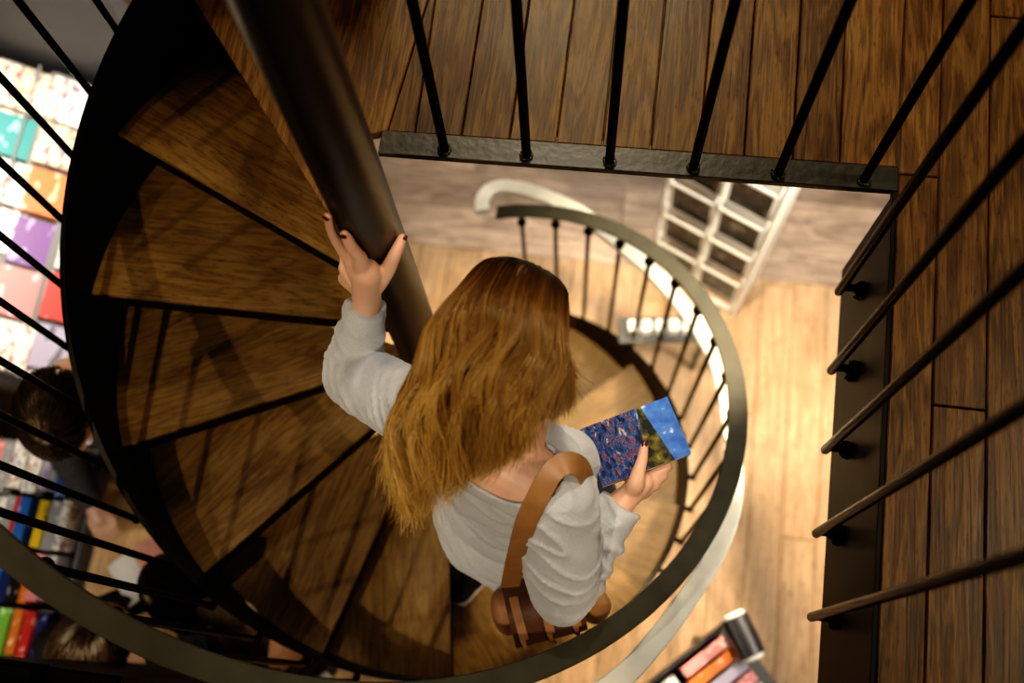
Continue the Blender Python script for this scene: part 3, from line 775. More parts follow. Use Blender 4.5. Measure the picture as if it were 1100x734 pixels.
# ---- the book in her hand
def cover_art():
    mt, nt, b = mat('night_city_cover'); L = nt.links.new
    tc = N(nt, 'ShaderNodeAttribute', attribute_name='wc')
    vo = N(nt, 'ShaderNodeTexVoronoi', Scale=170.); mp = N(nt, 'ShaderNodeMapping'); mp.inputs['Scale'].default_value = (1.,.45,1.); mp.inputs['Rotation'].default_value = (0,0,.25)
    L(tc.outputs['Vector'], mp.inputs['Vector']); L(mp.outputs['Vector'], vo.inputs['Vector'])
    sepc = N(nt, 'ShaderNodeSeparateColor'); L(vo.outputs['Color'], sepc.inputs['Color'])
    r = ramp(nt, [(0.,(.004,.008,.03)),(.30,(.010,.02,.07)),(.38,(.012,.06,.24)),(.45,(.008,.012,.03)),(.50,(.13,.18,.34)),(.53,(.010,.03,.10)),(.57,(.32,.04,.04)),(.60,(.01,.02,.05)),(.65,(.03,.10,.33)),(.71,(.36,.24,.06)),(.75,(.5,.56,.66)),(.79,(.01,.02,.06))]); r.color_ramp.interpolation = 'CONSTANT'
    nb = N(nt, 'ShaderNodeTexNoise', Scale=48., Detail=5., Roughness=.65, Distortion=1.4); L(mp.outputs['Vector'], nb.inputs['Vector'])
    mxn = N(nt, 'ShaderNodeMix', data_type='FLOAT'); mxn.inputs['Factor'].default_value = .72
    stt = N(nt, 'ShaderNodeMapRange'); stt.inputs['From Min'].default_value = .28; stt.inputs['From Max'].default_value = .72; L(nb.outputs['Fac'], stt.inputs['Value'])
    L(sepc.outputs['Red'], mxn.inputs[2]); L(stt.outputs['Result'], mxn.inputs[3]); L(mxn.outputs[0], r.inputs['Fac'])
    sx = N(nt, 'ShaderNodeSeparateXYZ'); L(tc.outputs['Vector'], sx.inputs['Vector'])
    # sky along the outer short side, a dark tower with warm lights in front of it
    g = N(nt, 'ShaderNodeMapRange'); g.inputs['From Min'].default_value = .105; g.inputs['From Max'].default_value = .125; L(sx.outputs['X'], g.inputs['Value'])
    nz = N(nt, 'ShaderNodeTexNoise', Scale=45., Detail=3.); L(tc.outputs['Vector'], nz.inputs['Vector'])
    sky = ramp(nt, [(.35,(.03,.10,.42)),(.62,(.06,.18,.55)),(.72,(.6,.68,.8))]); L(nz.outputs['Fac'], sky.inputs['Fac'])
    m1 = N(nt, 'ShaderNodeMix', data_type='RGBA'); L(g.outputs['Result'], m1.inputs['Factor']); L(r.outputs['Color'], m1.inputs[6]); L(sky.outputs['Color'], m1.inputs[7])
    # tower: |x - centre| < width growing towards the lower edge
    cx_ = N(nt, 'ShaderNodeMath', operation='SUBTRACT'); cx_.inputs[1].default_value = .117; L(sx.outputs['X'], cx_.inputs[0])
    ab = N(nt, 'ShaderNodeMath', operation='ABSOLUTE'); L(cx_.outputs[0], ab.inputs[0])
    wv = N(nt, 'ShaderNodeMapRange'); wv.inputs['From Min'].default_value = 0.; wv.inputs['From Max'].default_value = .108; wv.inputs['To Min'].default_value = .026; wv.inputs['To Max'].default_value = .005; L(sx.outputs['Y'], wv.inputs['Value'])
    lt = N(nt, 'ShaderNodeMath', operation='LESS_THAN'); L(ab.outputs[0], lt.inputs[0]); L(wv.outputs['Result'], lt.inputs[1])
    tw = ramp(nt, [(.45,(.010,.012,.012)),(.60,(.10,.085,.015)),(.75,(.4,.26,.04))]); L(nz.outputs['Fac'], tw.inputs['Fac'])
    m2 = N(nt, 'ShaderNodeMix', data_type='RGBA'); L(lt.outputs[0], m2.inputs['Factor']); L(m1.outputs[2], m2.inputs[6]); L(tw.outputs['Color'], m2.inputs[7])
    L(m2.outputs[2], b.inputs['Base Color']); b.inputs['Roughness'].default_value = .55; b.inputs['Specular IOR Level'].default_value = .12
    return mt
bk = thing('paperback_book', 'blue paperback with a night city cover held by the woman on the stairs', 'book', tuple(book_c+V((0,0,-TH_))))
ph = V((0,0,-1))
def slab(mb, u0,u1,v0,v1,z0,z1,mt=None):
    q = [(u0,v0),(u1,v0),(u1,v1),(u0,v1)]
    vs = [e_pt(u,v,z) for z in (z0,z1) for u,v in q]; wc = [(u,v,z) for z in (z0,z1) for u,v in q]
    mb.add(vs, [(3,2,1,0),(4,5,6,7),(0,1,5,4),(1,2,6,5),(2,3,7,6),(3,0,4,7)], wc, mt)
mb = MB(); slab(mb,.001,bw-.001,.001,bl-.0012,-TH_+.0008,-.0008); mb.build('pages', M['page'], bk, smooth=False)
mb = MB(); slab(mb,0,bw,0,bl,-.0008,0.); slab(mb,0,bw,0,bl,-TH_,-TH_+.0008); slab(mb,0,bw,bl-.0012,bl,-TH_+.0008,-.0008); mb.build('cover', cover_art(), bk, smooth=False)

# ---- shoulder bag
bc = at(583, 646, -.45)
bag = thing('shoulder_bag', 'brown leather shoulder bag with tan strap hanging behind the elbow of the woman', 'bag', tuple(bc+V((0,0,-.13))))
BX = SIDE*.62+FACE*.78; BX = V((.93,.36,0)).normalized(); BYv = V((-BX.y,BX.x,0))
mb = MB()
for i in range(9):                                   # pleated body
    t = (i-4)/4; mb.ell(bc+BX*t*.085+V((0,0,-.03)), [BX*.026, BYv*(.062-.012*abs(t)), V((0,0,.115-.02*abs(t)))], 16, 12)
mb.ell(bc+V((0,0,-.06)), [BX*.105, BYv*.060, V((0,0,.085))], 24, 14)
link('bag_body', remesh(mb, 'bag_body', .005, 2), M['bag'], bag)
mb = MB(); 
fl = []
for i in range(13):
    s = i/12; fl.append(bc+BYv*(.058-.012-s*.125)+V((0,0,.062+.030*math.sin(s*PI)-.04*max(0,s-.55))))
mb.tube(fl, 1, flat=(.15,.005), up=(0,0,1)); 
o = mb.build('flap', M['bagdark'], bag)
for t in (-.055, .0, .055):
    mb = MB(); mb.tube([p+BX*t+V((0,0,.004)) for p in fl[3:]]+[fl[-1]+BX*t+V((0,0,-.05))-BYv*.004], 1, flat=(.018,.004), up=(0,.2,1)); mb.build('tab', M['bag'], o)
mb = MB(); mb.limb([bc+BX*.09-BYv*.02+V((0,0,.03)), bc+BX*.108-BYv*.035+V((0,0,.01)), bc+BX*.102-BYv*.045+V((0,0,-.05))], [.028,.029,.026], 14); o = mb.build('side_pocket', M['strap'], bag)
gb = at(629, 651, -.40)
mb = MB(); mb.box(gb, (.014,.026,.006), Matrix.Rotation(-.6,3,'Z')); mb.build('buckle', M['gold'], o)
sp_ = [(634,532,-.02),(630,514,.07),(622,501,.125),(607,498,.150),(592,509,.148),(578,534,.120),(565,562,.065),(558,588,-.02),(552,612,-.14),(548,630,-.28)]
spp = [q+(V((0,0,CAM_Z))-q).normalized()*.011 for q in smooth_path([at(*q) for q in sp_], 6)]
ups = []
for p in spp:
    f = min(1, max(0, (p.z+.25)/.33)); u = (p-spine(.55)); u.z *= .6; u = u.normalized()*(1-.35*f)+V((0,0,1))*f*.8; ups.append(u.normalized())
mb = MB(); mb.tube(spp, 1, flat=(.037,.004), up=ups); o = mb.build('strap', M['strap'], bag); o['label'] = 'tan leather strap'
mb = MB(); mb.ell(at(549,628,-.275), (.007,.007,.007), 12, 8); mb.build('ring', M['gold'], o)

# ---------------------------------------------------------------- books: one prototype per colour, copied with its parts
ORD = ['first','second','third','fourth','fifth','sixth','seventh','eighth','ninth','tenth','eleventh','twelfth','thirteenth','fourteenth','fifteenth','sixteenth','seventeenth','eighteenth','nineteenth','twentieth','twenty-first','twenty-second','twenty-third','twenty-fourth','twenty-fifth','twenty-sixth','twenty-seventh','twenty-eighth','twenty-ninth','thirtieth']
PAL = dict(white=(.80,.78,.72), cream=(.75,.66,.46), red=(.50,.035,.025), orange=(.62,.16,.03), yellow=(.72,.48,.03), green=(.16,.42,.06), teal=(.02,.26,.27), blue=(.03,.13,.42), navy=(.015,.025,.10), purple=(.16,.05,.26), pink=(.68,.22,.22), grey=(.30,.30,.31), black=(.012,.012,.013), tan=(.40,.24,.11), maroon=(.20,.02,.03), lilac=(.42,.38,.52))
def cover_mat(name):
    mt, nt, b = mat(name+'_cover'); L = nt.links.new
    c = PAL[name]
    tc = N(nt, 'ShaderNodeTexCoord'); mp = N(nt, 'ShaderNodeMapping'); mp.inputs['Scale'].default_value = (1.2,1.2,3.); L(tc.outputs['Generated'], mp.inputs['Vector'])
    oi = N(nt, 'ShaderNodeObjectInfo'); nz = N(nt, 'ShaderNodeTexNoise', noise_dimensions='4D', Scale=1.6, Detail=1.); L(mp.outputs['Vector'], nz.inputs['Vector']); 
    mu = N(nt, 'ShaderNodeMath', operation='MULTIPLY'); mu.inputs[1].default_value = 37.; L(oi.outputs['Random'], mu.inputs[0]); L(mu.outputs[0], nz.inputs['W'])
    alt = tuple(x*.25+.02 for x in c) if sum(c) > 1.2 else tuple(min(1,x*1.2+.25) for x in c)
    r = ramp(nt, [(0.,c),(.61,c),(.63,alt),(1.,alt)]) if name not in ('white','cream') else ramp(nt, [(0.,(.30,.33,.42)),(.36,(.30,.33,.42)),(.38,c),(.55,c),(.57,(.45,.10,.08)),(.60,(.12,.15,.30)),(.65,(.5,.42,.2)),(.68,c)])
    L(nz.outputs['Fac'], r.inputs['Fac']); L(r.outputs['Color'], b.inputs['Base Color']); b.inputs['Roughness'].default_value = .35
    return mt
BK = {}
def book_proto(col):
    """upright book of size 1 in depth x (spine at +x), thickness y, height z, standing on its origin"""
    t = thing('book', 'book', 'book')
    mb = MB(); w = .06
    mb.box((0,.5-w/2,.5), (1,w,1)); mb.box((0,-.5+w/2,.5), (1,w,1)); mb.box((.5-.01,0,.5), (.02,1,1))
    me = mb.mesh('cover', False)
    bm = bmesh.new(); bm.from_mesh(me); bmesh.ops.remove_doubles(bm, verts=bm.verts, dist=1e-5); bm.to_mesh(me); bm.free()
    link('cover', me, cover_mat(col), t)
    mb = MB(); mb.box((-.02,0,.5), (.93,.87,.965)); mb.build('pages', M['page'], t, smooth=False)
    return t
def put_book(col, size, Mx, label, group):
    if col not in BK: BK[col] = book_proto(col); r = BK[col]
    else:
        src = BK[col]; r = src.copy(); C.objects.link(r)
        for ch in list(src.children):
            c = ch.copy(); C.objects.link(c); c.parent = r
    r.matrix_world = Mx @ Matrix.Diagonal((*size, 1)); 
    loc, rot, sc = r.matrix_world.decompose(); r.location = loc; r.rotation_euler = rot.to_euler(); r.scale = sc
    r['label'] = label; r['category'] = 'book'; r['group'] = group
    return r
def frame(o, x, y, z):
    m_ = Matrix.Identity(4)
    for i in range(3): m_[i][0] = x[i]; m_[i][1] = y[i]; m_[i][2] = z[i]; m_[i][3] = o[i]
    return m_

# ---- shingled display of face-up books along the left
lines = [[(-30,80),(-52,150)], [(10,68),(-8,130)], [(46,140),(28,201),(10,245)], [(72,232),(48,310),(21,395)], [(92,300),(74,372),(60,430)]]
TZ = [-1.30-.055*i for i in range(5)]                # height of the upper edge of each row
TX = [sum(at(a,b,z).x for a,b in l)/len(l) for l, z in zip(lines, TZ)]
print('TX', TX)
upv = V((-.84,0,.54)).normalized(); nv = V((.54,0,.84)).normalized(); wv = V((0,-1,0))
D0, D1 = .74, WY-.04
disp = thing('book_display', 'grey sloping book display along the left side below the stairs', 'shelf', (TX[2], 1.4, FLOOR))
pal_rows = [['cream','white','white','cream','white','white','yellow','white'],
            ['cream','teal','white','white','yellow','white','white','white'],
            ['white','cream','orange','purple','pink','white','green','black'],
            ['cream','white','white','white','red','lilac','white','blue'],
            ['white','white','cream','white','white','white','cream','white']]
rg = random.Random(21)
names_t = ['topmost','second','third','fourth','lowest']
HB = .185
for i in range(5):
    top = V((TX[i],0,TZ[i])); foot = top-upv*HB
    c = (top+foot)/2-nv*.030
    mb = MB(); mb.box((c.x,(D0+D1)/2,c.z), (.012,D1-D0,HB+.03), Matrix(((nv.x,0,upv.x),(0,1,0),(nv.z,0,upv.z)))); mb.build('shelf', M['shelfgrey'], disp, smooth=False)
    e = foot-upv*.008-nv*.008
    mb = MB(); mb.box((e.x,(D0+D1)/2,e.z), (.055,D1-D0,.008), Matrix(((nv.x,0,upv.x),(0,1,0),(nv.z,0,upv.z)))); mb.build('ledge', M['shelfgrey'], disp, smooth=False)
    y = D1-.02; n = 0
    for cn in pal_rows[i]:
        w_ = rg.uniform(.150,.168)
        if y-w_ < D0: break
        t_ = rg.uniform(.018,.034); h_ = HB*rg.uniform(.90,1.03)
        o = foot+nv*(t_/2-.022)+V((0,y-w_/2,0))
        put_book(cn, (w_, t_, h_), frame(o, wv, nv, upv), f'{cn} book on the {names_t[i]} row of the sloping display, {ORD[n]} from its far end', 'books on the sloping display')
        y -= w_+.017; n += 1
bx0, bx1 = TX[0]-.05, (V((TX[4],0,0))-upv*HB).x-.03
mb = MB()
zt, zb2 = TZ[0]-.14, (V((0,0,TZ[4]))-upv*HB).z-.06
mb.add([(bx0,D0,FLOOR),(bx1,D0,FLOOR),(bx1,D0,zb2),(bx0,D0,zt),(bx0,D1,FLOOR),(bx1,D1,FLOOR),(bx1,D1,zb2),(bx0,D1,zt)], [(0,1,2,3),(7,6,5,4),(1,5,6,2),(2,6,7,3),(3,7,4,0),(0,4,5,1)])
mb.build('base', M['shelfgrey'], disp, smooth=False)

# ---- table of books, lower left
tz = -1.50
tx1 = at(112, 520, tz).x; ty1 = at(60, 478, tz).y; ty0 = -.42
tab = thing('display_table', 'long grey display table of books at the lower left', 'table', (tx1-.4, .1, FLOOR))
mb = MB(); mb.box((tx1-.42, (ty0+ty1)/2, tz-.02), (.84, ty1-ty0, .04), bev=.004); mb.build('table_top', M['shelfgrey'], tab, smooth=False)
mb = MB(); mb.box((tx1-.006, (ty0+ty1)/2, tz+.02), (.012, ty1-ty0, .07)); mb.build('edge', M['grey'], tab, smooth=False)
for sx in (.06,.78):
    for yy in (ty0+.05, ty1-.05):
        mb = MB(); mb.box((tx1-sx, yy, (FLOOR+tz-.04)/2), (.05,.05,tz-.04-FLOOR)); mb.build('leg', M['dark'], tab, smooth=False)
rows = [['green','pink','grey','white','white','lilac','grey','blue','white'],
        ['purple','white','grey','red','blue','black','yellow','grey','white'],
        ['white','white','tan','blue','navy','black','orange','pink','grey'],
        ['pink','white','white','maroon','maroon','green','orange','red','navy'],
        ['red','white','red','yellow','yellow','black','cream','orange','navy'],
        ['blue','cream','grey','green','white','red','grey','white','navy']]
y = ty1-.02
rn = ['far','second','third','fourth','fifth','nearest']
for j, row in enumerate(rows):
    L_ = .165; x = tx1-.025; n = 0
    for c in row[::-1]:
        th = rg.uniform(.026,.048); l2 = L_*rg.uniform(.78,.97); h = rg.uniform(.09,.14)
        o = V((x-th/2, y-l2/2-rg.uniform(0,.01), tz+.001))
        # spine up: local z (height) runs along y, local x (spine) up
        Mx = frame(o+V((0,-l2/2,h/2)), V((0,0,1)), V((1,0,0)), V((0,1,0)))
        put_book(c, (h, th*.94, l2), Mx, f'{c} book on the table, {rn[j]} row, {ORD[n]} from the aisle edge', 'books on the long table')
        x -= th; n += 1
    y -= L_
    if j < 5:
        mb = MB(); mb.box((tx1-.42, y+.001, tz+.045), (.80,.004,.09)); mb.build('divider', M['shelfgrey'], tab, smooth=False)

# ---- postcard rack at the far right of the lower floor
q0, q1, q2 = at(787,338,FLOOR), at(816,311,FLOOR), at(702,291,FLOOR)
ux = (q2-q0); uw = .40; ux.normalize(); uy = V((ux.y,-ux.x,0)); uy = uy if uy.dot(q1-q0) > 0 else -uy; ud = .17
rack = thing('postcard_rack', 'white wire rack of postcards beyond the landing edge', 'rack', tuple(q0+ux*uw/2+uy*ud/2))
RHt = 1.42
P_ = lambda a, b, z: q0+ux*a+uy*b+V((0,0,z))
for a in (0, uw):
    for b in (0, ud):
        mb = MB(); mb.tube([P_(a,b,0), P_(a,b,RHt)], .013, 10); mb.build('post', M['white'], rack)
mb = MB(); mb.tube([P_(uw/2,0,.05), P_(uw/2,0,RHt)], .012, 8); mb.build('post', M['white'], rack)
for z in (.04, RHt):
    mb = MB(); mb.tube([P_(0,0,z), P_(uw,0,z), P_(uw,ud,z), P_(0,ud,z), P_(0,0,z)], .011, 8); mb.build('frame', M['white'], rack)
mb = MB(); mb.box(P_(uw/2, ud*.95, RHt/2), (uw*.98,.006,RHt*.95), Matrix(((ux.x,uy.x,0),(ux.y,uy.y,0),(0,0,1)))); mb.build('back_panel', M['white'], rack)
def card_mat():
    mt, nt, b = mat('postcard'); L = nt.links.new
    a = N(nt, 'ShaderNodeAttribute', attribute_name='wc'); oi = N(nt, 'ShaderNodeObjectInfo')
    sx = N(nt, 'ShaderNodeSeparateXYZ'); L(a.outputs['Vector'], sx.inputs['Vector'])
    def inside(o, h):
        ab = N(nt, 'ShaderNodeMath', operation='ABSOLUTE'); L(o, ab.inputs[0]); lt = N(nt, 'ShaderNodeMath', operation='LESS_THAN'); lt.inputs[1].default_value = h; L(ab.outputs[0], lt.inputs[0]); return lt.outputs[0]
    mm = N(nt, 'ShaderNodeMath', operation='MULTIPLY'); L(inside(sx.outputs['X'], .44), mm.inputs[0]); L(inside(sx.outputs['Y'], .45), mm.inputs[1])
    nz = N(nt, 'ShaderNodeTexNoise', noise_dimensions='4D', Scale=4., Detail=3.); L(a.outputs['Vector'], nz.inputs['Vector']); mu = N(nt, 'ShaderNodeMath', operation='MULTIPLY'); mu.inputs[1].default_value = 50.; L(oi.outputs['Random'], mu.inputs[0]); L(mu.outputs[0], nz.inputs['W'])
    r = ramp(nt, [(.46,(.006,.005,.004)),(.58,(.035,.028,.022)),(.66,(.22,.19,.16))]); L(nz.outputs['Fac'], r.inputs['Fac'])
    mx = N(nt, 'ShaderNodeMix', data_type='RGBA'); b.inputs['Specular IOR Level'].default_value = .1; mx.inputs[6].default_value = (.85,.83,.76,1); L(mm.outputs[0], mx.inputs['Factor']); L(r.outputs['Color'], mx.inputs[7]); L(mx.outputs[2], b.inputs['Base Color']); b.inputs['Roughness'].default_value = .35
    return mt
cm = card_mat(); card0 = None
rown = ['top','second','third','fourth','lowest']
for r_ in range(5):
    for c_ in range(2):
        a = uw*(.26+.48*c_); z = RHt-.27*(r_+1)+.02
        # pocket of wire: a lip in front of each card
        mb = MB(); mb.tube([P_(a-.088,-.004,z+.05), P_(a-.088,-.022,z+.02), P_(a-.088,-.022,z), P_(a+.088,-.022,z), P_(a+.088,-.022,z+.02), P_(a+.088,-.004,z+.05)], .0055, 8); mb.build('pocket', M['white'], rack)
        Mx = frame(P_(a,-.002,z+.128), ux, (V((0,0,1))*.99+uy*.12).normalized(), (-uy*.99+V((0,0,1))*.12).normalized())
        if card0 is None:
            mb = MB(); w, h, t_ = .085, .126, .0008
            for zz in (0,): 
                vs = [(-w,-h,0),(w,-h,0),(w,h,0),(-w,h,0),(-w,-h,-t_),(w,-h,-t_),(w,h,-t_),(-w,h,-t_)]
                mb.add(vs, [(0,1,2,3),(7,6,5,4),(0,4,5,1),(1,5,6,2),(2,6,7,3),(3,7,4,0)], [(x/w/2,y/h/2,zz) for x,y,z2 in vs])
            card0 = mb.build('postcard', cm, smooth=False); o = card0
        else: o = card0.copy(); C.objects.link(o)
        o.location, o.rotation_euler = Mx.to_translation(), Mx.to_euler()
        tag(o, f'dark picture postcard in the white wire rack, {rown[r_]} row, {"right" if c_==0 else "left"} column', 'postcard', 'postcards in the rack')
# ---- small white cartons on a low black stand behind the railing
cz = FLOOR+.55
sa, sb = at(680,352,cz), at(738,351,cz)
cd = (sb-sa).normalized(); cn = V((-cd.y,cd.x,0)); RM = Matrix(((cd.x,cn.x,0),(cd.y,cn.y,0),(0,0,1)))
stand = thing('display_stand', 'low black stand carrying small white cartons beyond the stair railing', 'stand', tuple(V((sa.x,sa.y,FLOOR))+cd*.1))
mc_ = (sa+sb)/2
mb = MB(); mb.box((mc_.x+cd.x*.03, mc_.y+cd.y*.03, cz-.03-.008), ((sb-sa).length+.16,.10,.016), RM); mb.build('stand_top', M['dark'], stand, smooth=False)
for s_ in (-1,1):
    mb = MB(); e_ = mc_+cd*(.03+s_*((sb-sa).length/2+.05)); mb.tube([(e_.x,e_.y,FLOOR), (e_.x,e_.y,cz-.045)], .012, 8); mb.build('leg', M['dark'], stand)
pr0 = None
for i in range(5):
    p = sa.lerp(sb, i/4)
    if pr0 is None:
        mb = MB(); mb.box((0,0,0), (.036,.045,.06), RM, bev=.003); pr0 = mb.build('carton', M['white'], smooth=False); o = pr0
    else: o = pr0.copy(); C.objects.link(o)
    o.location = (p.x,p.y,cz+.0+.0005); tag(o, f'small white carton on the low black stand, {ORD[i]} from the left', 'carton', 'white cartons')
mb = MB(); mb.box((0,0,0), (.05,.05,.16), RM, bev=.003); o = mb.build('carton', M['white'], smooth=False); p = sb+cd*.05; o.location = (p.x,p.y,cz+.05); tag(o, 'taller white carton at the right end of the low black stand', 'carton', 'white cartons')
# ---- book trolley, lower right
kz = -1.62
ra, rb_ = at(705,742,kz), at(792,672,kz)
kd = (rb_-ra); kL = kd.length; kd.normalize(); kn_ = V((kd.y,-kd.x,0))
tro = thing('book_trolley', 'black trolley with a rolled end bar and books, lower right', 'trolley', tuple(V((rb_.x,rb_.y,FLOOR))-kd*.2+kn_*.1))
KM = Matrix(((kd.x,kn_.x,0),(kd.y,kn_.y,0),(0,0,1)))
Q = lambda a, b, z=0.: rb_-kd*a+kn_*b+V((0,0,z))
mb = MB(); mb.box(Q(.32,.10,-.17), (.66,.25,.02), KM); mb.build('tray', M['dark'], tro, smooth=False)
mb = MB(); mb.box(Q(.32,-.025,-.08), (.66,.012,.17), KM, bev=.004); mb.build('side', M['rubber'], tro, smooth=False)
mb = MB(); mb.box(Q(.32,.225,-.08), (.66,.012,.17), KM, bev=.004); mb.build('side', M['rubber'], tro, smooth=False)
e0, e1 = at(789,664,kz+.06), at(808,704,kz+.06)
ed_ = (e1-e0).normalized()
mb = MB(); mb.tube([e0-ed_*.004, e0, e0.lerp(e1,.5), e1, e1+ed_*.004], [.034,.042,.044,.042,.034], 24); o = mb.build('end_roll', M['rubber'], tro)
for e_, s_ in ((e0,-1),(e1,1)):
    mb = MB(); mb.tube([e_+ed_*s_*.003, e_+ed_*s_*.010, e_+ed_*s_*.016], [.036,.036,.030], 20); mb.build('end_cap', M['whitecap'], o)
for a_ in (.03,.62):
    for b_ in (0,.2):
        mb = MB(); p = Q(a_,b_); mb.tube([(p.x,p.y,FLOOR+.05),(p.x,p.y,kz-.18)], .014, 10); o = mb.build('leg', M['dark'], tro)
        mb = MB(); mb.tube([(p.x-.012,p.y,FLOOR+.025),(p.x+.012,p.y,FLOOR+.025)], .025, 14); mb.build('caster', M['rubber'], o)
for r_, cols in enumerate((['pink','orange','lilac','pink','cream'], ['white','black','grey','white','lilac'], ['cream','pink','white','grey','white'])):
    b_ = -.008
    for n, c in enumerate(cols):
        th = .040; l2 = .17+.01*((n*7+r_*3)%3)
        o = Q(.05+r_*.20+l2, b_+th/2, -.155)
        Mx = frame(o+V((0,0,.075)), V((0,0,1)), kn_, kd)
        put_book(c, (.15, th*.82, l2), Mx, f'{c} book in the trolley, {["nearest the rolled end","middle row","back row"][r_]}, {ORD[n]} from the stairs', 'books in the trolley')
        b_ += th+.004
# ---- tall black partition at the lower left corner
KZ = -.25
kb0, kb1 = at(-60,735,KZ), at(130,727,KZ)
par = thing('partition', 'tall black partition at the lower left corner below the handrail', 'partition', ((kb0.x+kb1.x)/2, kb1.y-.03, FLOOR))
mb = MB(); mb.box(((kb0.x+kb1.x)/2, kb1.y-.03, (FLOOR+KZ)/2), (kb1.x-kb0.x, .06, KZ-FLOOR), bev=.006); mb.build('panel', M['stringer'], par, smooth=False)
kt = at(42,712,KZ+.045)
mb = MB(); mb.box(((kb0.x+kt.x)/2, kt.y-.03, KZ+.022), (kt.x-kb0.x, .055, .046), bev=.012); mb.build('cap', M['stringer'], par, smooth=False)
# ---- narrow white bench
ba, bb = at(252,652,FLOOR+.45), at(345,738,FLOOR+.45)
bd = (bb-ba).normalized(); bn = V((-bd.y,bd.x,0)); BM = Matrix(((bd.x,bn.x,0),(bd.y,bn.y,0),(0,0,1)))
ben = thing('bench', 'narrow white bench under the stairs', 'bench', tuple(V((ba.x,ba.y,FLOOR))+bd*.3))
mid = (ba+bb)/2
mb = MB(); mb.box((mid.x,mid.y,mid.z-.02), (.62,.085,.04), BM, bev=.004); mb.build('bench_top', M['whitecap'], ben, smooth=False)
for s_ in (-1,1):
    mb = MB(); p = mid+bd*s_*.26; mb.box((p.x,p.y,(FLOOR+mid.z-.04)/2), (.04,.07,mid.z-.04-FLOOR), BM); mb.build('leg', M['whitecap'], ben, smooth=False)

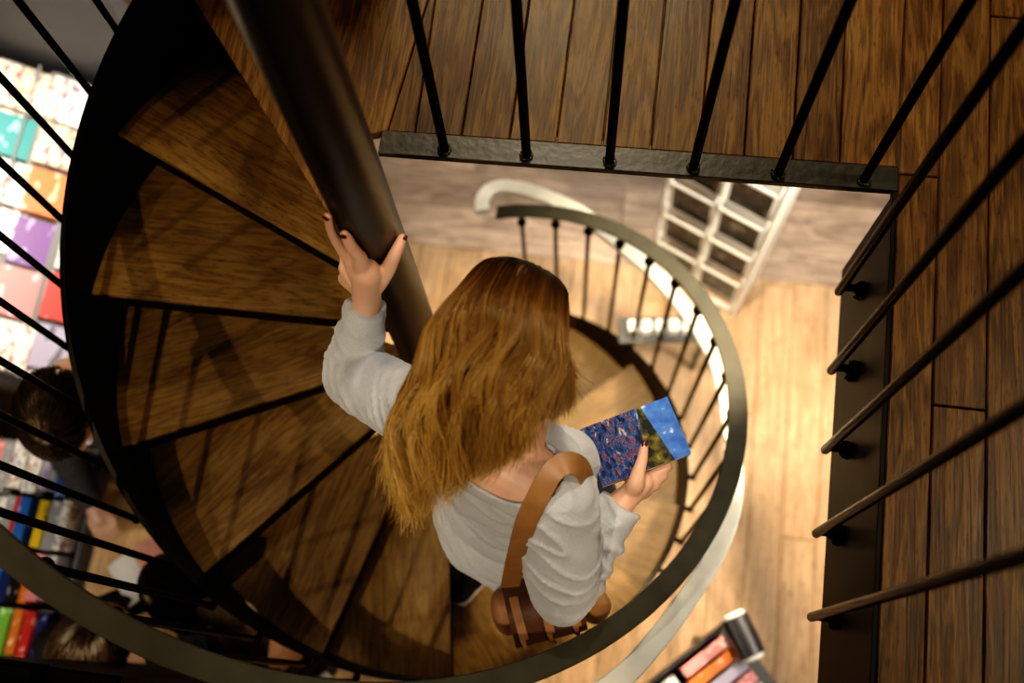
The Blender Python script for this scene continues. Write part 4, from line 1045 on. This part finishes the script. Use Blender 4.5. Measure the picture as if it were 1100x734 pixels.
# ---------------------------------------------------------------- people on the lower floor
def shopper(label, hx, hy, hz, yaw, hairm, coatm, arms, pitch=.5, long_hair=False, scarf=False):
    hc = at(hx, hy, hz); F = V((math.cos(yaw), math.sin(yaw), 0)); S = V((F.y,-F.x,0))
    hf = (F*math.cos(pitch)+V((0,0,-math.sin(pitch)))); hu = S.cross(hf)
    nk = hc-hu*.12-F*.05; base = V((nk.x,nk.y,FLOOR)); H_ = nk.z-FLOOR
    hp = base-F*.02+V((0,0,H_*.60)); ch = base-F*.03+V((0,0,H_*.86))
    b = MB()
    b.ell(hc, [S*.075, hf*.095, hu*.11], 22, 14); b.ell(hc+hf*.05-hu*.06, [S*.05,hf*.045,hu*.055], 14, 10)
    b.limb([hc+hf*.095+hu*.01, hc+hf*.112-hu*.03], [.008,.013], 10)
    for s in (-1,1): b.ell(hc+S*s*.076-hu*.01, [S*.010,hf*.018,hu*.030], 10, 8)
    b.limb([ch, nk, hc-hu*.06], [.06,.05,.05], 14)
    b.limb([hp, ch], [.13,.13], 18)
    cl = MB(); cl.ell(hp+V((0,0,.02)), [S*.18,F*.14,V((0,0,.2))], 20, 12); cl.ell(hp.lerp(ch,.6), [S*.175,F*.135,V((0,0,.22))], 20, 12); cl.ell(ch, [S*.185,F*.12,V((0,0,.10))], 20, 12)
    cl.ell(hp+V((0,0,-.13)), [S*.185,F*.15,V((0,0,.16))], 20, 12)
    hands = []
    for s, (ef, es, ez, wf, ws, wz) in zip((-1,1), arms):
        sh = ch+S*s*.165+V((0,0,.03)); el = sh+F*ef+S*es+V((0,0,ez)); wr = el+F*wf+S*ws+V((0,0,wz)); d = (wr-el).normalized()
        b.limb([sh, el, wr], [.045,.038,.026], 14); pm = wr+d*.06; b.limb([wr, pm], [.025,.028], 12)
        q = d.cross(V((0,0,1))).normalized()
        for k in range(4): b.limb([pm+q*(k-1.5)*.019, pm+q*(k-1.5)*.021+d*.045-V((0,0,.008)), pm+q*(k-1.5)*.020+d*(.075-.008*abs(k-1.5))-V((0,0,.030))], [.0105,.009,.008], 8)
        b.limb([wr+d*.02, pm-q*s*.035+d*.015, pm-q*s*.03+d*.05], [.014,.011,.009], 8)
        cl.limb([sh, el, wr-d*.01], [.068,.058,.042], 16); hands.append(pm+d*.04)
    tr = MB()
    for s in (-1,1):
        hj = hp+S*s*.09-V((0,0,.05)); ft = base+S*s*.10+V((0,0,.09)); kn = hj.lerp(ft,.5)+F*.03
        b.limb([hj, kn, ft], [.08,.052,.035], 14); b.limb([ft-V((0,0,.035)), ft+F*.12-V((0,0,.055))], [.035,.028], 10)
        tr.limb([hj, kn, ft], [.095,.068,.055], 16)
    tr.ell(hp, [S*.165,F*.13,V((0,0,.12))], 18, 10)
    p = link('person', remesh(b, 'person', .006, 3), M['skin']); tag(p, label, 'person')
    link('coat', remesh(cl, 'coat', .010, 4), coatm, p); link('trousers', remesh(tr, 'trousers', .012, 3), M['dark'], p)
    for s in (-1,1):
        sm = MB(); f0 = base+S*s*.10; sm.limb([f0+V((0,0,.045))-F*.04, f0+V((0,0,.045))+F*.06, f0+V((0,0,.036))+F*.16], [.044,.046,.036], 14); sm.tube([f0+V((0,0,.05)), f0+V((0,0,.12))], [.046,.05], 14)
        link('shoe', remesh(sm, 'shoe', .008, 2), M['black'], p)
        e = MB(); c = hc+S*s*.034+hf*.086+hu*.005; e.ell(c, (.011,.011,.011), 10, 8); e.ell(c+hf*.0075, (.0055,.0055,.0055), 8, 6, 1); e.build('eye', [M['eye'],M['iris']], p)
    # hair: a cap of many strands falling from the crown
    rgn = np.random.default_rng(int(hx)); vs = []; fs = []; al = []; rn_ = []
    cr = np.array(tuple(hc-hf*.02+hu*.02))
    base_n = 0
    for _ in range(900):
        a = rgn.uniform(0,2*PI); ln = rgn.uniform(1.2,1.9) + (.9 if long_hair else 0.)
        fr = math.cos(a)
        if fr > .35: ln *= .55
        n_ = 9; pts = []
        for i in range(n_):
            ph = ln*i/(n_-1); rr0 = 1.10+.05*rgn.random()
            phc = min(ph, 1.75); 
            v_ = S*(math.sin(a+.12*i/n_)*math.sin(phc)*.083)+hf*(math.cos(a)*math.sin(phc)*.104)+hu*(math.cos(phc)*.118)
            q = V(cr)+v_*rr0
            if ph > 1.75: q = q-V((0,0,(ph-1.75)*.16))
            pts.append(q)
        t_ = MB(); t_.tube(pts, [.0022+.0022*min(1,i)*(1-i/(n_-.5)) for i in range(n_)], 3, cap=False)
        vs += t_.v; fs += [tuple(i+base_n for i in f) for f in t_.f]; base_n = len(vs); al += [i/(n_-1) for i in range(n_) for _k in range(3)]; rn_ += [rgn.random()]*(3*n_)
    t_ = MB(); t_.ell(V(cr)-hf*.012+hu*.003, [S*.084,hf*.096,hu*.112], 20, 12)
    vs += t_.v; fs += [tuple(i+base_n for i in f) for f in t_.f if True]; al += [.2]*len(t_.v); rn_ += [.2]*len(t_.v)
    # leave the face free
    me = bpy.data.meshes.new('hair'); keep = []
    for f in fs:
        c = sum((V(vs[i]) for i in f), V())/len(f)-hc
        if c.dot(hf) > .035 and c.dot(hu) < .045 and abs(c.dot(S)) < .068: continue
        keep.append(f)
    me.from_pydata(vs, [], keep); me.polygons.foreach_set('use_smooth',[True]*len(me.polygons))
    for nm, dat in (('along',al),('rnd',rn_)):
        a_ = me.attributes.new(nm,'FLOAT','POINT'); a_.data.foreach_set('value', dat)
    link('hair', me, hairm, p)
    return p, hands, F, S
pa, ha, Fa, Sa = shopper('dark-haired person in a charcoal coat bending over the book table', 66, 446, -.72, -1.15, M['darkhair'], M['coat'], ((.05,-.06,-.26,.16,.02,-.08),(.05,.06,-.26,.16,-.02,-.08)), .75)
pc, hcn, Fc, Sc = shopper('brown-haired person in a black coat reading a white leaflet', 104, 692, -1.12, .95, M['brownhair'], M['black'], ((.10,-.05,-.23,.20,.10,.03),(.10,.05,-.23,.20,-.10,.03)), .6, True)
pd, hdn, Fd, Sd = shopper('black-haired person in a black coat beside the reader of the leaflet', 202, 638, -1.05, 2.75, M['blackhair'], M['black'], ((.08,-.05,-.24,.18,.08,-.02),(.08,.05,-.24,.18,-.08,-.02)), .6)
# leaflet open in the reader's hands
lc = at(152, 612, (hcn[0].z+hcn[1].z)/2+.03)
lf = thing('leaflet', 'open white and pink leaflet held by the brown-haired reader', 'leaflet', tuple(lc))
for s_, mt_ in ((-1, M['whitecap']), (1, colour((.72,.34,.30)))):
    R_ = Matrix.Rotation(.7,3,'Z') @ Matrix.Rotation(s_*.35,3,'Y')
    mb = MB(); mb.box(lc+R_ @ V((s_*.052,0,0)), (.10,.15,.006), R_); o = mb.build('page', mt_, lf, smooth=False)
# tan scarf over the arm of the second reader
sc_pts = [at(208,648,-.98), at(225,655,-.95), at(250,658,-.96), at(275,662,-1.0), at(300,668,-1.06)]
mb = MB(); mb.limb(sc_pts, [.022,.034,.032,.034,.026], 14)
me = remesh(mb, 'scarf', .006, 1); o = link('scarf', me, plain('tan_wool', (.42,.33,.22), .9, 0., .35, 60, .5)); tag(o, 'tan woollen scarf between the black coats at the lower left', 'scarf')
# grey wall behind and the far right, so the room closes
mb = MB(); mb.box((-.3, 6.0, FLOOR+1.2), (8., .1, 2.4)); mb.build('wall_far', M['grey'], kind='structure', smooth=False)

# ---------------------------------------------------------------- light
def area(name, loc, target, size, power, col, spread=PI):
    l = bpy.data.lights.new(name, 'AREA'); l.shape = 'DISK'; l.size = size; l.energy = power; l.color = col; l.spread = spread
    o = bpy.data.objects.new(name, l); C.objects.link(o); o.location = loc
    o.rotation_euler = (V(target)-V(loc)).to_track_quat('-Z', 'Y').to_euler(); return o
def spot(name, loc, target, power, col, angle=60, rad=.05, blend=.5):
    l = bpy.data.lights.new(name, 'SPOT'); l.energy = power; l.color = col; l.spot_size = math.radians(angle); l.spot_blend = blend; l.shadow_soft_size = rad
    o = bpy.data.objects.new(name, l); C.objects.link(o); o.location = loc
    o.rotation_euler = (V(target)-V(loc)).to_track_quat('-Z', 'Y').to_euler(); return o
WARM = (1., .78, .50); NEUT = (1., .88, .72); COOL = (.45, .78, 1.)
spot('unseen_spot', (-.95,-1.9,3.3), (-.52,.55,-.7), 360, WARM, 22, .015, .25)
spot('unseen_spot', (-2.3,-.5,2.6), (-.7,.65,-.6), 90, WARM, 22, .015, .25)
spot('unseen_spot', (-.55,-.75,2.9), (-.15,.42,.05), 70, NEUT, 27, .12, .6)
spot('unseen_spot', (-.05,1.45,2.9), (-.15,.40,.05), 190, NEUT, 26, .07, .6)  # added light raking over the woman's hair to model the strands
area('ceiling_lamp', (-.3,2.9,2.2), (.1,1.2,0), .7, 70, WARM)
area('ceiling_lamp', (2.9,.9,3.1), (.8,.5,0), .8, 27, WARM, 1.6)
area('shop_lamp', (1.2,.5,-.46), (.9,.5,FLOOR), .9, 20, NEUT)
spot('unseen_spot', (1.1,1.25,-.46), (-.05,.62,-1.8), 380, WARM, 52, .08)  # added below deck level to brighten the lower treads
spot('unseen_spot', (.12,1.12,-.10), (.06,.78,-2.1), 330, WARM, 62, .06)  # added, hidden beneath the landing, fills the last treads from above
spot('unseen_spot', (1.05,.25,-.44), (.35,.75,-.8), 45, NEUT, 50, .08)  # added to lift the right-hand stretch of the stair handrail
area('shop_lamp', (.2,2.4,-.3), (.4,1.6,FLOOR), 1.2, 46, NEUT)
area('shop_lamp', (-1.3,1.7,.6), (-2.1,1.5,-1.6), .5, 17, NEUT, 1.2)
area('shop_lamp', (-1.5,-.9,-.1), (-1.8,.2,FLOOR), .6, 16, NEUT)
spot('unseen_spot', (.95,1.0,-.45), (.62,1.75,-1.9), 160, NEUT, 70, .1)  # added to brighten the postcard rack
area('added_glint_light', (.55,.75,2.3), (.45,.6,0), .6, 3, COOL)  # added cool light for bluish reflections on the stringer's edge, no real skylight
w = bpy.data.worlds.new('world'); scene.world = w; w.use_nodes = True
w.node_tree.nodes['Background'].inputs['Color'].default_value = (1., .82, .62, 1); w.node_tree.nodes['Background'].inputs['Strength'].default_value = .018
scene.view_settings.view_transform = 'Standard'; scene.view_settings.look = 'None'; scene.view_settings.exposure = 0.

# the photograph's deep blacks
vs_ = scene.view_settings; vs_.use_curve_mapping = True
cm_ = vs_.curve_mapping; cu_ = cm_.curves[3]
for x_, y_ in ((.012,.004),(.04,.026),(.12,.112)): cu_.points.new(x_, y_)
cm_.update()
